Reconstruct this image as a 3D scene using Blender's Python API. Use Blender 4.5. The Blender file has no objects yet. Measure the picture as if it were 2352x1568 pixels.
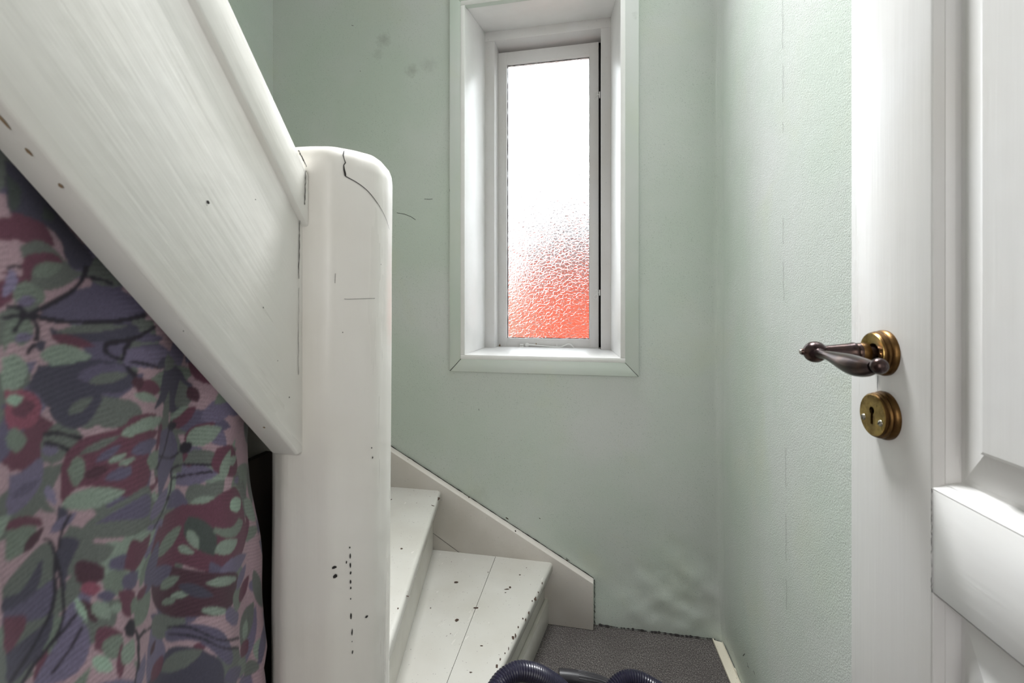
import bpy, bmesh, math, random
import numpy as np
from mathutils import Vector, Matrix, noise as mnoise

# ------------------------------------------------------------------ camera, sky, lights, exposure
FW, FH = 2352, 1568
LENS = 16.0
FPX = FW * LENS / 36.0
CX, HY = 1176.0, 703.0            # optical axis column, horizon row
EYE = 1.10
PSI = math.radians(11.5)
cR = Vector((math.cos(PSI), math.sin(PSI), 0)); cF = Vector((-math.sin(PSI), math.cos(PSI), 0)); cU = Vector((0, 0, 1))
EY = Vector((0, 0, EYE))

sc = bpy.context.scene
C = sc.collection
cam_d = bpy.data.cameras.new('camera'); cam = bpy.data.objects.new('camera', cam_d); C.objects.link(cam)
cam.location = EY; cam.rotation_euler = (math.pi / 2, 0, PSI)
cam_d.lens = LENS; cam_d.sensor_width = 36.0; cam_d.clip_start = 0.02
cam_d.shift_y = -(FH / 2 - HY) / FW
cam_d.dof.use_dof = True; cam_d.dof.focus_distance = 1.2; cam_d.dof.aperture_fstop = 9.0
sc.camera = cam

w = bpy.data.worlds.new('overcast_sky'); sc.world = w; w.use_nodes = True
bg = w.node_tree.nodes['Background']
bg.inputs['Color'].default_value = (0.93, 0.96, 1.0, 1); bg.inputs['Strength'].default_value = 5.6

def area(name, loc, target, sx, sy, watts, col):
    l = bpy.data.lights.new(name, 'AREA'); l.shape = 'RECTANGLE'; l.size = sx; l.size_y = sy; l.energy = watts; l.color = col
    o = bpy.data.objects.new(name, l); C.objects.link(o); o.location = loc
    o.rotation_euler = (Vector(target) - Vector(loc)).to_track_quat('-Z', 'Y').to_euler()
    return o
# added fill lamps, unseen: one behind the camera, one high on the window wall
area('rear_fill_lamp', (-0.20, -1.3, 1.40), (-0.1, 1.6, 1.0), 1.1, 1.1, 13, (1.0, 0.985, 0.965))
area('upper_fill_lamp', (-0.15, 1.56, 3.20), (0.05, 0.2, 0.50), 0.7, 0.9, 62, (0.97, 0.985, 1.0)).data.spread = math.radians(80)

sc.view_settings.view_transform = 'Standard'
try: sc.view_settings.look = 'None'
except Exception: pass
sc.view_settings.gamma = 1.0; sc.view_settings.use_curve_mapping = False
sc.view_settings.exposure = 0.10
sc.cycles.use_denoising = True
sc.cycles.use_adaptive_sampling = True; sc.cycles.adaptive_threshold = 0.08
sc.cycles.max_bounces = 9; sc.cycles.diffuse_bounces = 5; sc.cycles.glossy_bounces = 3; sc.cycles.transmission_bounces = 6

# ------------------------------------------------------------------ measuring helpers
def ray(px, py): return cR * ((px - CX) / FPX) + cF + cU * ((HY - py) / FPX)
def onx(px, py, X): d = ray(px, py); return EY + d * (X / d.x)
def ony(px, py, Y): d = ray(px, py); return EY + d * (Y / d.y)
def onz(px, py, Z): d = ray(px, py); return EY + d * ((Z - EYE) / d.z)
def onp(px, py, p0, n):
    d = ray(px, py); return EY + d * ((Vector(p0) - EY).dot(n) / d.dot(n))

# ------------------------------------------------------------------ object helpers
def rootloc(p):
    v = Vector((0, 0, 0))
    while p is not None: v += p.location; p = p.parent
    return v
def link(name, me, mat, parent, smooth=False, kind=None, label=None):
    o = bpy.data.objects.new(name, me); C.objects.link(o)
    if parent is not None:
        o.parent = parent; off = rootloc(parent)
        me.transform(Matrix.Translation(-off))
    if mat is not None: me.materials.append(mat)
    if smooth: me.shade_smooth()
    if kind: o['kind'] = kind
    if label: o['label'] = label
    return o
def raw(name, verts, faces, mat, parent=None, smooth=False, **k):
    me = bpy.data.meshes.new(name); me.from_pydata([tuple(v) for v in verts], [], faces); me.update()
    return link(name, me, mat, parent, smooth, **k)
def from_bm(name, bm, mat, parent=None, smooth=False, bevel=0, seg=2, **k):
    bmesh.ops.recalc_face_normals(bm, faces=bm.faces)
    if bevel:
        es = [e for e in bm.edges if len(e.link_faces) == 2 and e.calc_face_angle(0) > 0.35]
        bmesh.ops.bevel(bm, geom=es, offset=bevel, segments=seg, profile=0.5, affect='EDGES')
    me = bpy.data.meshes.new(name); bm.to_mesh(me); bm.free()
    o = link(name, me, mat, parent, **k)
    if smooth:
        me.shade_smooth()
        try: me.set_sharp_from_angle(angle=math.radians(40))
        except Exception: pass
    return o
def bm_prism(bm, lo, hi):
    """lo, hi: equal-length loops of points; builds the closed solid between them"""
    a = [bm.verts.new(p) for p in lo]; b = [bm.verts.new(p) for p in hi]; n = len(a)
    bm.faces.new(a); bm.faces.new(b[::-1])
    for i in range(n): bm.faces.new((a[i], b[i], b[(i + 1) % n], a[(i + 1) % n]))
def solid(name, lo, hi, mat, parent=None, bevel=0.002, seg=2, smooth=True, **k):
    bm = bmesh.new(); bm_prism(bm, lo, hi)
    return from_bm(name, bm, mat, parent, smooth=smooth, bevel=bevel, seg=seg, **k)
def box(name, a, b, mat, parent=None, bevel=0.002, seg=2, **k):
    (x0, y0, z0), (x1, y1, z1) = a, b
    lo = [(x0, y0, z0), (x1, y0, z0), (x1, y1, z0), (x0, y1, z0)]
    hi = [(x0, y0, z1), (x1, y0, z1), (x1, y1, z1), (x0, y1, z1)]
    return solid(name, lo, hi, mat, parent, bevel, seg, **k)
def empty(name, loc):
    o = bpy.data.objects.new(name, None); C.objects.link(o); o.location = loc; o.empty_display_size = 0.1; return o
def thing(o, label, cat, group=None):
    o['label'] = label; o['category'] = cat
    if group: o['group'] = group
    return o
def structure(o, label=None, cat=None):
    o['kind'] = 'structure'
    if label: o['label'] = label
    if cat: o['category'] = cat
    return o
def lathe_mesh(name, prof, origin, axis, mat, parent=None, n=40, cap=True, **k):
    """prof: [(radius, height along axis)]"""
    axis = Vector(axis).normalized(); t = axis.orthogonal().normalized(); b = axis.cross(t)
    bm = bmesh.new(); rings = []
    for r, h in prof:
        c = Vector(origin) + axis * h
        if r < 1e-6: rings.append([bm.verts.new(c)])
        else: rings.append([bm.verts.new(c + (t * math.cos(2 * math.pi * i / n) + b * math.sin(2 * math.pi * i / n)) * r) for i in range(n)])
    for A, B in zip(rings, rings[1:]):
        for i in range(n):
            j = (i + 1) % n
            if len(A) == 1 and len(B) == 1: continue
            if len(A) == 1: bm.faces.new((A[0], B[i], B[j]))
            elif len(B) == 1: bm.faces.new((A[i], B[0], A[j]))
            else: bm.faces.new((A[i], B[i], B[j], A[j]))
    for R in ((rings[0], rings[-1]) if cap else ()):
        if len(R) > 2: bm.faces.new(R)
    return from_bm(name, bm, mat, parent, smooth=True, **k)
def spline(pts, m):
    """Catmull-Rom through pts (any dimension), m samples per span"""
    P = [np.array(p, float) for p in pts]; P = [2 * P[0] - P[1]] + P + [2 * P[-1] - P[-2]]; out = []
    for i in range(1, len(P) - 2):
        p0, p1, p2, p3 = P[i - 1:i + 3]
        for k in range(m):
            t = k / m
            out.append(0.5 * (2 * p1 + (p2 - p0) * t + (2 * p0 - 5 * p1 + 4 * p2 - p3) * t * t + (3 * p1 - p0 - 3 * p2 + p3) * t ** 3))
    out.append(P[-2]); return out
def tube(name, path, rad, mat, parent=None, n=14, flat=None, **k):
    """path: points; rad: radius or list; swept closed tube with parallel transport"""
    P = [Vector(p[:3]) for p in path]
    R = rad if hasattr(rad, '__len__') else [rad] * len(P)
    bm = bmesh.new(); prev = None; rings = []
    for i, p in enumerate(P):
        t = (P[min(i + 1, len(P) - 1)] - P[max(i - 1, 0)]).normalized()
        if prev is None: u = t.orthogonal().normalized()
        else: u = (prev - t * prev.dot(t)).normalized()
        prev = u; v = t.cross(u)
        rings.append([bm.verts.new(p + (u * math.cos(2 * math.pi * a / n) + v * math.sin(2 * math.pi * a / n)) * max(R[i], 1e-4)) for a in range(n)])
    for A, B in zip(rings, rings[1:]):
        for i in range(n):
            j = (i + 1) % n; bm.faces.new((A[i], B[i], B[j], A[j]))
    bm.faces.new(rings[0]); bm.faces.new(rings[-1])
    return from_bm(name, bm, mat, parent, smooth=True, **k)
def bm_ribbon(bm, pts, nrm, width, lift=0.0004):
    """thin raised strip along pts lying on a surface with normal(s) nrm"""
    N = nrm if isinstance(nrm, list) else [nrm] * len(pts)
    W = width if hasattr(width, '__len__') else [width] * len(pts); L = []
    for i, p in enumerate(pts):
        t = (Vector(pts[min(i + 1, len(pts) - 1)]) - Vector(pts[max(i - 1, 0)])).normalized()
        s = t.cross(N[i]).normalized() * W[i] * 0.5; c = Vector(p) + N[i] * lift
        L.append((bm.verts.new(c - s), bm.verts.new(c + s)))
    for a, b in zip(L, L[1:]): bm.faces.new((a[0], a[1], b[1], b[0]))
def bm_blob(bm, c, n, t, a, b, rng, lift=0.0004, k=7):
    """small irregular flake (paint chip)"""
    n = Vector(n).normalized(); t = (Vector(t) - n * Vector(t).dot(n)).normalized(); s = n.cross(t); vs = []
    for i in range(k):
        q = 2 * math.pi * i / k; r = rng.uniform(0.65, 1.2)
        vs.append(bm.verts.new(Vector(c) + n * lift + t * math.cos(q) * a * r + s * math.sin(q) * b * r))
    bm.faces.new(vs)
def jitter(pts, amp, rng): return [Vector(p) + Vector((rng.uniform(-amp, amp), rng.uniform(-amp, amp), rng.uniform(-amp, amp))) for p in pts]
def lerp_pts(a, b, n): a, b = Vector(a), Vector(b); return [a.lerp(b, i / (n - 1)) for i in range(n)]

# ------------------------------------------------------------------ materials
def srgb(r, g, b):
    f = lambda c: c / 12.92 if c <= 0.04045 else ((c + 0.055) / 1.055) ** 2.4
    return tuple(f(x / 255) for x in (r, g, b)) + (1,)
class NT:
    def __init__(s, name):
        s.m = bpy.data.materials.new(name); s.m.use_nodes = True; s.t = s.m.node_tree; s.p = s.t.nodes['Principled BSDF']
        s.co = s.t.nodes.new('ShaderNodeTexCoord')
    def n(s, kind, **kw):
        nd = s.t.nodes.new(kind)
        for k, v in kw.items():
            if k.startswith('_'): setattr(nd, k[1:], v)
            else: nd.inputs[k.replace('__', ' ')].default_value = v
        return nd
    def l(s, a, b): s.t.links.new(a, b)
    def coords(s, rot=(0, 0, 0), scale=(1, 1, 1)):
        a = s.n('ShaderNodeMapping', Rotation=rot); s.l(s.co.outputs['Object'], a.inputs['Vector'])
        b = s.n('ShaderNodeMapping', Scale=scale); s.l(a.outputs[0], b.inputs['Vector']); return b.outputs[0]
    def noise(s, scale, vec=None, detail=4, rough=0.55, dist=0.0):
        nd = s.n('ShaderNodeTexNoise', Scale=scale, Detail=detail, Roughness=rough, Distortion=dist)
        s.l(vec or s.co.outputs['Object'], nd.inputs['Vector']); return nd.outputs['Fac']
    def ramp(s, fac, stops):
        nd = s.n('ShaderNodeValToRGB'); e = nd.color_ramp.elements
        while len(e) < len(stops): e.new(0.5)
        for el, (p, c) in zip(e, stops): el.position = p; el.color = c if hasattr(c, '__len__') else (c, c, c, 1)
        s.l(fac, nd.inputs[0]); return nd.outputs[0]
    def mix(s, fac, a, b, mode='MIX'):
        nd = s.n('ShaderNodeMix', _data_type='RGBA', _blend_type=mode)
        for v, i in ((fac, 0), (a, 6), (b, 7)):
            if hasattr(v, 'is_linked'): s.l(v, nd.inputs[i])
            else: nd.inputs[i].default_value = v
        return nd.outputs[2]
    def bump(s, h, strength, dist=0.01, prev=None):
        nd = s.n('ShaderNodeBump', Strength=strength, Distance=dist); s.l(h, nd.inputs['Height'])
        if prev is not None: s.l(prev, nd.inputs['Normal'])
        return nd.outputs[0]
    def done(s, col=None, rough=None, nrm=None, **kw):
        if col is not None:
            if hasattr(col, 'is_linked'): s.l(col, s.p.inputs['Base Color'])
            else: s.p.inputs['Base Color'].default_value = col
        if rough is not None:
            if hasattr(rough, 'is_linked'): s.l(rough, s.p.inputs['Roughness'])
            else: s.p.inputs['Roughness'].default_value = rough
        if nrm is not None: s.l(nrm, s.p.inputs['Normal'])
        for k, v in kw.items(): s.p.inputs[k.replace('__', ' ')].default_value = v
        return s.m

def paint(name, col, rough=0.34, rot=(0, 0, 0), stretch=(1, 1, 1), stroke=0.12, lump=0.10, dirt=0.10, spots=0.0, vary=1.0):
    t = NT(name); v = t.coords(rot, stretch)
    dark = tuple(c * (1 - dirt) * k for c, k in zip(col[:3], (1.0, 0.985, 0.955))) + (1,)
    c = t.mix(t.ramp(t.noise(5, detail=3), [(0.35, 0.0), (0.7, 1.0)]), col, dark)
    if spots:
        sp = t.ramp(t.noise(190, detail=1), [(0.735, 0.0), (0.76, 1.0)])
        c = t.mix(sp, c, tuple(x * (1 - spots) for x in col[:3]) + (1,))
    b1 = t.bump(t.noise(70, v, detail=3), stroke, 0.004)
    b2 = t.bump(t.noise(26, detail=2), lump, 0.006, b1)
    r = t.ramp(t.noise(30, v), [(0.3, rough - 0.05 * vary), (0.75, rough + 0.09 * vary)])
    return t.done(c, r, b2)

WHITE = srgb(226, 225, 221)
UPZ = (1, 1, 0.07)
m_post = paint('post_paint', srgb(222, 219, 214), 0.30, stretch=UPZ, stroke=0.10, lump=0.16, dirt=0.08)
# (the paint was brushed along the slope)
m_string = paint('string_paint_brushed', srgb(224, 223, 219), 0.30, rot=(math.radians(49), 0, 0), stretch=(1, 0.06, 1), stroke=0.13, lump=0.10, dirt=0.05)
m_tread = paint('tread_paint', srgb(184, 182, 176), 0.26, rot=(0, 0, 0.2), stretch=(1, 0.35, 1), stroke=0.02, lump=0.012, dirt=0.10, spots=0.45, vary=0.2)
m_riser = paint('riser_paint', srgb(214, 211, 204), 0.36, stroke=0.05, lump=0.08, dirt=0.14)
m_skirt = paint('skirt_paint', srgb(204, 198, 192), 0.42, rot=(0, math.radians(34), 0), stretch=(0.15, 1, 1), stroke=0.12, lump=0.12, dirt=0.10, spots=0.25)
m_door = paint('door_paint', srgb(226, 226, 226), 0.32, stretch=(1, 1, 0.04), stroke=0.10, lump=0.03, dirt=0.03)
m_rail = paint('door_rail_paint', srgb(226, 226, 226), 0.32, stretch=(1, 0.05, 1), stroke=0.06, lump=0.03, dirt=0.03)
t = NT('reveal_paint'); m_reveal = t.done(t.mix(t.ramp(t.noise(6), [(0.35, 0.0), (0.7, 1.0)]), srgb(236, 235, 234), srgb(228, 227, 225)), 0.34)
m_frame = paint('window_frame_paint', srgb(215, 213, 213), 0.38, stretch=UPZ, stroke=0.06, lump=0.03, dirt=0.05, spots=0.2)
m_strip = paint('trim_plastic', srgb(214, 208, 192), 0.4, stroke=0.0, lump=0.02, dirt=0.12, spots=0.6)

def plaster(name, rough_grain, smooth=False, stains=()):
    t = NT(name)
    g1, g2, g3 = srgb(195, 205, 195), srgb(206, 209, 206), srgb(201, 207, 192)
    c = t.mix(t.ramp(t.noise(2.1, detail=3), [(0.38, 0.0), (0.66, 1.0)]), g1, g2)
    c = t.mix(t.ramp(t.noise(3.3, detail=4, dist=0.6), [(0.55, 0.0), (0.75, 0.7)]), c, g3)
    st = t.ramp(t.noise(7.5, detail=6, rough=0.7), [(0.66, 0.0), (0.76, 0.35)])
    c = t.mix(st, c, srgb(150, 155, 148))
    if stains: sn = t.noise(70, detail=3)
    for p, r, amt in stains:
        dn_ = t.n('ShaderNodeVectorMath', _operation='DISTANCE'); t.l(t.co.outputs['Object'], dn_.inputs[0]); dn_.inputs[1].default_value = p
        ad = t.n('ShaderNodeMath', _operation='MULTIPLY_ADD'); t.l(sn, ad.inputs[0]); ad.inputs[1].default_value = 1.3 * r; t.l(dn_.outputs['Value'], ad.inputs[2])
        c = t.mix(t.ramp(ad.outputs[0], [(r * 0.75, amt), (r * 1.6, 0.0)]), c, srgb(120, 118, 112))
    if smooth:
        return t.done(c, 0.5, t.bump(t.noise(60, t.coords(scale=UPZ)), 0.06, 0.003))
    pit = t.ramp(t.noise(430, detail=1), [(0.68, 0.0), (0.73, 1.0)])
    c = t.mix(pit, c, srgb(148, 160, 150))
    b = t.bump(t.noise(380, detail=2, rough=0.6), rough_grain, 0.0022)
    b = t.bump(t.noise(11, detail=3), 0.08, 0.012, b)
    return t.done(c, 0.55, b)
m_wall = plaster('green_wallpaper', 0.30, stains=[(tuple(ony(a, b, 1.605)), r, k) for a, b, r, k in ((882, 92, 0.036, 0.34), (868, 125, 0.026, 0.22), (945, 162, 0.032, 0.32), (985, 150, 0.036, 0.2), (1100, 1140, 0.05, 0.12))])
m_wall_r = plaster('green_woodchip_wallpaper', 0.42)
m_casing = plaster('green_gloss_paint', 0, smooth=True)
m_white_wall = paint('white_ceiling_paint', srgb(232, 231, 228), 0.7)

t = NT('grey_carpet')
sp = t.ramp(t.noise(380, t.coords((0, 0, 0.3), (1, 0.55, 1)), detail=2, rough=0.7), [(0.36, srgb(54, 50, 49)), (0.52, srgb(94, 89, 86)), (0.66, srgb(146, 141, 137))])
cc = t.mix(t.ramp(t.noise(6, detail=3), [(0.4, 0.0), (0.7, 0.35)]), sp, srgb(66, 59, 58))
m_carpet = t.done(cc, 0.95, t.bump(t.noise(420, detail=2), 0.9, 0.006))

m_dark = NT('dark_gap').done(srgb(38, 35, 34), 0.9)
t = NT('chipped_wood'); m_chip = t.done(t.mix(t.noise(300), srgb(44, 32, 26), srgb(74, 54, 40)), 0.8)
t = NT('worn_edge_wood'); m_worn = t.done(t.mix(t.noise(200), srgb(150, 128, 100), srgb(120, 98, 74)), 0.8)
t = NT('brass')
bc = t.mix(t.ramp(t.noise(70, detail=5, rough=0.65), [(0.38, 0.0), (0.68, 1.0)]), srgb(190, 160, 98), srgb(120, 92, 48))
m_brass = t.done(bc, t.ramp(t.noise(90), [(0.3, 0.22), (0.7, 0.42)]), t.bump(t.noise(220), 0.05, 0.002), Metallic=1.0)
t = NT('tarnished_brass')
m_brass_d = t.done(t.mix(t.noise(130, detail=5), srgb(128, 98, 58), srgb(66, 46, 30)), 0.38, t.bump(t.noise(260), 0.08, 0.002), Metallic=1.0)
t = NT('bronze')
m_bronze = t.done(t.mix(t.ramp(t.noise(60, detail=4), [(0.4, 0.0), (0.72, 1.0)]), srgb(58, 46, 46), srgb(84, 64, 54)), 0.25, Metallic=0.8)
t = NT('screw_steel'); m_screw = t.done(t.mix(t.noise(200), srgb(190, 186, 176), srgb(110, 104, 96)), 0.35, Metallic=0.9)
t = NT('hose_plastic'); m_hose = t.done(t.mix(t.noise(30), srgb(30, 27, 50), srgb(24, 22, 38)), 0.33, Coat__Weight=0.2)
t = NT('wand_plastic'); m_wand = t.done(t.mix(t.noise(40), srgb(40, 38, 42), srgb(54, 52, 56)), 0.4)

# patterned obscure glass
t = NT('obscure_glass')
v = t.coords(scale=(1, 1, 1.35))
wn = t.n('ShaderNodeTexNoise', Scale=60, Detail=2); t.l(v, wn.inputs['Vector'])
dv = t.n('ShaderNodeVectorMath', _operation='MULTIPLY_ADD'); t.l(wn.outputs['Color'], dv.inputs[0]); dv.inputs[1].default_value = (0.012,) * 3; t.l(v, dv.inputs[2])
vo = t.n('ShaderNodeTexVoronoi', _feature='DISTANCE_TO_EDGE', Scale=66); t.l(dv.outputs[0], vo.inputs['Vector'])
h = t.ramp(vo.outputs['Distance'], [(0.0, 1.0), (0.10, 0.55), (0.28, 0.0)])
gn = t.bump(h, 0.34, 0.003)
gb_ = t.n('ShaderNodeBsdfGlass', _distribution='BECKMANN', Color=(0.97, 0.98, 0.98, 1), Roughness=0.34, IOR=1.45); t.l(gn, gb_.inputs['Normal'])
t.l(gb_.outputs[0], t.t.nodes['Material Output'].inputs['Surface']); t.t.nodes.remove(t.p); m_glass = t.m

t = NT('printed_curtain_cloth')
at = t.n('ShaderNodeVertexColor', _layer_name='print')
wv = t.n('ShaderNodeTexWave', Scale=330, Distortion=0.6, _bands_direction='Z'); t.l(t.co.outputs['Object'], wv.inputs['Vector'])
wv2 = t.n('ShaderNodeTexWave', Scale=330, Distortion=0.6, _bands_direction='Y'); t.l(t.co.outputs['Object'], wv2.inputs['Vector'])
wm = t.mix(0.5, wv.outputs['Color'], wv2.outputs['Color'])
cc = t.mix(0.2, at.outputs['Color'], wm, 'MULTIPLY')
m_curtain = t.done(cc, 0.85, t.bump(wm, 0.25, 0.001), Sheen__Weight=0.2)

t = NT('red_brick'); m_brick = t.done(t.mix(t.noise(3), srgb(166, 54, 12), srgb(150, 46, 10)), 0.9)
t = NT('dark_roof'); m_roof = t.done(t.mix(t.noise(4), srgb(52, 44, 43), srgb(44, 38, 38)), 0.9)
t = NT('pale_render'); m_pale = t.done(t.mix(t.noise(3), srgb(150, 132, 112), srgb(138, 120, 102)), 0.9)
t = NT('paving'); m_pave = t.done(t.mix(t.noise(2), srgb(120, 112, 104), srgb(100, 96, 90)), 0.95)

# ------------------------------------------------------------------ room shell
D = 1.605                 # window wall
XR, XL, YB, ZC = 0.376, -1.31, -2.4, 3.9
rng = random.Random(5)

Df = D + 0.265            # front of the window frame
Ds = Df + 0.065           # front of the sash
# window corners: front opening (on the wall) and back opening (at the frame)
fl, fr = ony(1070, 500, D).x, ony(1425, 500, D).x
fb, ft = ony(1240, 817, D).z, ony(1240, -6, D).z
bl, br = ony(1114, 500, Df).x, ony(1403, 500, Df).x
bb, bt = ony(1260, 800.5, Df).z, ony(1255, 57.5, Df).z

def grid_wall(name, us, vs, P, mat, hole=None, flip=False):
    verts = [P(u, v) for v in vs for u in us]; n = len(us); faces = []
    for j in range(len(vs) - 1):
        for i in range(n - 1):
            if hole and hole[0] - 1e-6 <= us[i] and us[i + 1] <= hole[1] + 1e-6 and hole[2] - 1e-6 <= vs[j] and vs[j + 1] <= hole[3] + 1e-6: continue
            q = (j * n + i, j * n + i + 1, (j + 1) * n + i + 1, (j + 1) * n + i)
            faces.append(q[::-1] if flip else q)
    return structure(raw(name, verts, faces, mat, smooth=True))
def steps(a, b, d):
    n = max(1, round((b - a) / d)); return [a + (b - a) * i / n for i in range(n + 1)]
def cuts(ks, d):
    out = [ks[0]]
    for a, b in zip(ks, ks[1:]): out += steps(a, b, d)[1:]
    return out
def gauss(x, s): return math.exp(-(x / s) ** 2)
def back_wall(x, z):
    y = D - 0.003 * mnoise.noise(Vector((x * 3, 0, z * 3))) 
    g = gauss(x - 0.22, 0.16) * gauss(z - 0.10, 0.16)                       # wallpaper come loose in the corner
    y -= g * (0.004 + 0.006 * mnoise.noise(Vector(((x * 0.75 + z) * 11, (x - z * 0.75) * 3, 4))) + 0.004 * mnoise.noise(Vector((x * 30, 2, z * 22))))
    y -= 0.008 * gauss(x - 0.02, 0.10) * gauss(z - 0.02, 0.08)
    d = XR - x
    if d < 0.02: y -= 0.010 * (1 - d / 0.02) ** 2                           # rounded corner
    if fl - 0.06 < x < fr + 0.06 and fb - 0.06 < z < ft + 0.06: y = max(y, D - 0.002)
    return (x, y, z)
grid_wall('wall_back', cuts([XL - 0.02, fl, fr, XR], 0.012), cuts([0, fb, ft, ZC], 0.012), back_wall, m_wall, (fl, fr, fb, ft))
def right_wall(y, z):
    x = XR + 0.004 * mnoise.noise(Vector((7, y * 2.5, z * 2.0)))
    x -= 0.006 * (1 / (1 + math.exp((y - 1.18) / 0.03)))                    # paper laps over the older layer
    x += 0.012 * gauss(z, 0.12) * gauss(y - 1.35, 0.3)
    d = D - y
    if d < 0.03: x -= 0.014 * (1 - d / 0.03) ** 2
    return (x, y, z)
grid_wall('wall_right', cuts([YB, 0.5, D], 0.015), cuts([0, ZC], 0.02), right_wall, m_wall_r, flip=True)
grid_wall('wall_left', cuts([YB - 0.02, D + 0.04], 0.08), cuts([0, ZC], 0.08), lambda y, z: (XL + 0.002 * mnoise.noise(Vector((3, y * 3, z * 3))), y, z), m_wall)
grid_wall('wall_front', cuts([XL, XR], 0.2), cuts([0, ZC], 0.2), lambda x, z: (x, YB, z), m_white_wall, flip=True)
structure(box('floor', (XL - 0.05, YB - 0.05, -0.05), (XR + 0.05, D + 0.05, 0.0), m_carpet, bevel=0))
structure(box('ceiling', (XL, YB, ZC), (XR + 0.05, D + 0.05, ZC + 0.05), m_white_wall, bevel=0))

structure(box('wall_light_block', (XL, -0.86, 0.0), (-0.345, -0.815, ZC), m_white_wall, bevel=0))  # unseen wall added to keep light out from under the stairs
# torn seam and scratches on the wallpaper
bm = bmesh.new(); nx = Vector((-1, 0, 0))
def rw(px, py): p = onx(px, py, XR - 0.003); return Vector((right_wall(p.y, p.z)[0], p.y, p.z))
for y0, y1 in ((0, 110), (150, 235), (280, 305), (500, 560), (600, 690), (1030, 1120), (1180, 1290), (1330, 1400)):
    bm_ribbon(bm, jitter([rw(1804 + (a - 200) * 0.008, a) for a in np.linspace(y0, y1, 9)], 0.0006, rng), nx, 0.0009, 0.0016)
for a, b in (((1700, 1505), (1706, 1500)), ((1711, 1520), (1712, 1530)), ((1712, 1528), (1715, 1533)), ((1728, 1540), (1732, 1548)), ((1710, 1338), (1711, 1340))):
    bm_ribbon(bm, [rw(*a), rw(*b)], nx, 0.002, 0.002)
from_bm('wallpaper_seam', bm, m_dark, bpy.data.objects['wall_right'])
bm = bmesh.new(); ny = Vector((0, -1, 0))
def bw(px, py): p = ony(px, py, D); q = back_wall(p.x, p.z); return Vector(q)
for pl in ([(1662, 1268), (1660, 1272), (1658, 1276)], [(912, 489), (930, 492), (945, 498), (955, 505)], [(975, 457), (985, 458), (994, 457)],
           [(1664, 1440), (1666, 1455), (1668, 1470)], [(1033, 434), (1033, 440)], [(808, 58), (812, 60)], [(828, 163), (829, 165)],
           [(1480, 1448), (1484, 1455)], [(1100, 938), (1101, 942)], [(1300, 1280), (1308, 1287)]):
    bm_ribbon(bm, [bw(*q) for q in pl], ny, 0.0016, 0.002)
pts = [Vector((x, back_wall(x, 0.004)[1] - 0.0015, 0.003)) for x in np.linspace(-0.02, XR - 0.02, 80)]
bm_ribbon(bm, pts, Vector((0, -0.7, 0.7)), [max(0.0004, rng.gauss(0.003, 0.002)) for _ in pts], 0.002)
from_bm('wallpaper_scratches', bm, m_dark, bpy.data.objects['wall_back'], kind='stuff')

# ------------------------------------------------------------------ window
W = empty('window_1', (0.5 * (fl + fr), D, fb)); structure(W, 'narrow white window with obscure patterned glass in deep splayed reveal')
def hexa(name, f4, b4, mat, parent, bevel=0.0015, **k): return solid(name, f4, b4, mat, parent, bevel=bevel, **k)
# casing boards on the wall, mitred
ol, orr = ony(1035, 500, D).x, ony(1467, 500, D).x
ob = ony(1250, 858, D).z; ot = ft + (fl - ol)
y0, y1 = D - 0.013, D + 0.01
def casing(name, q): hexa(name, [(x, y0, z) for x, z in q], [(x, y1, z) for x, z in q], m_casing, W, bevel=0.0025)
casing('casing_board', [(ol, ob), (fl, fb), (fl, ft), (ol, ot)])
casing('casing_board', [(orr, ob), (orr, ot), (fr, ft), (fr, fb)])
casing('casing_board', [(ol, ob), (orr, ob), (fr, fb), (fl, fb)])
casing('casing_board', [(ol, ot), (fl, ft), (fr, ft), (orr, ot)])
bm = bmesh.new()
bm_ribbon(bm, [(ol + 0.002, y0, ob + 0.002), (fl - 0.003, y0, fb - 0.003)], ny, [0.0022, 0.001], 0.0006)
bm_ribbon(bm, [(orr - 0.002, y0, ob + 0.002), (fr + 0.003, y0, fb - 0.003)], ny, [0.0014, 0.0008], 0.0006)
from_bm('mitre_gap', bm, m_dark, W)
# reveal lining boards, running back to the sash plane
th = 0.016; yf, yb2 = D - 0.0145, Ds + 0.05
def ext(a, b): return b + (b - a) * (yb2 - Df) / (Df - yf)     # carry the splay on to the back of the frame
L2, R2, B2, T2 = ext(fl, bl), ext(fr, br), ext(fb, bb), ext(ft, bt)
hexa('reveal_board', [(fl, yf, fb), (fl - th, yf, fb), (fl - th, yf, ft), (fl, yf, ft)], [(L2, yb2, B2), (L2 - th, yb2, B2), (L2 - th, yb2, T2), (L2, yb2, T2)], m_reveal, W)
hexa('reveal_board', [(fr, yf, fb), (fr, yf, ft), (fr + th, yf, ft), (fr + th, yf, fb)], [(R2, yb2, B2), (R2, yb2, T2), (R2 + th, yb2, T2), (R2 + th, yb2, B2)], m_reveal, W)
hexa('window_sill', [(fl - th, yf, fb - th), (fr + th, yf, fb - th), (fr + th, yf, fb), (fl - th, yf, fb)], [(L2 - th, yb2, B2 - th), (R2 + th, yb2, B2 - th), (R2 + th, yb2, B2), (L2 - th, yb2, B2)], m_reveal, W)
hexa('reveal_board', [(fl - th, yf, ft), (fr + th, yf, ft), (fr + th, yf, ft + th), (fl - th, yf, ft + th)], [(L2 - th, yb2, T2), (R2 + th, yb2, T2), (R2 + th, yb2, T2 + th), (L2 - th, yb2, T2 + th)], m_reveal, W)
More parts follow.
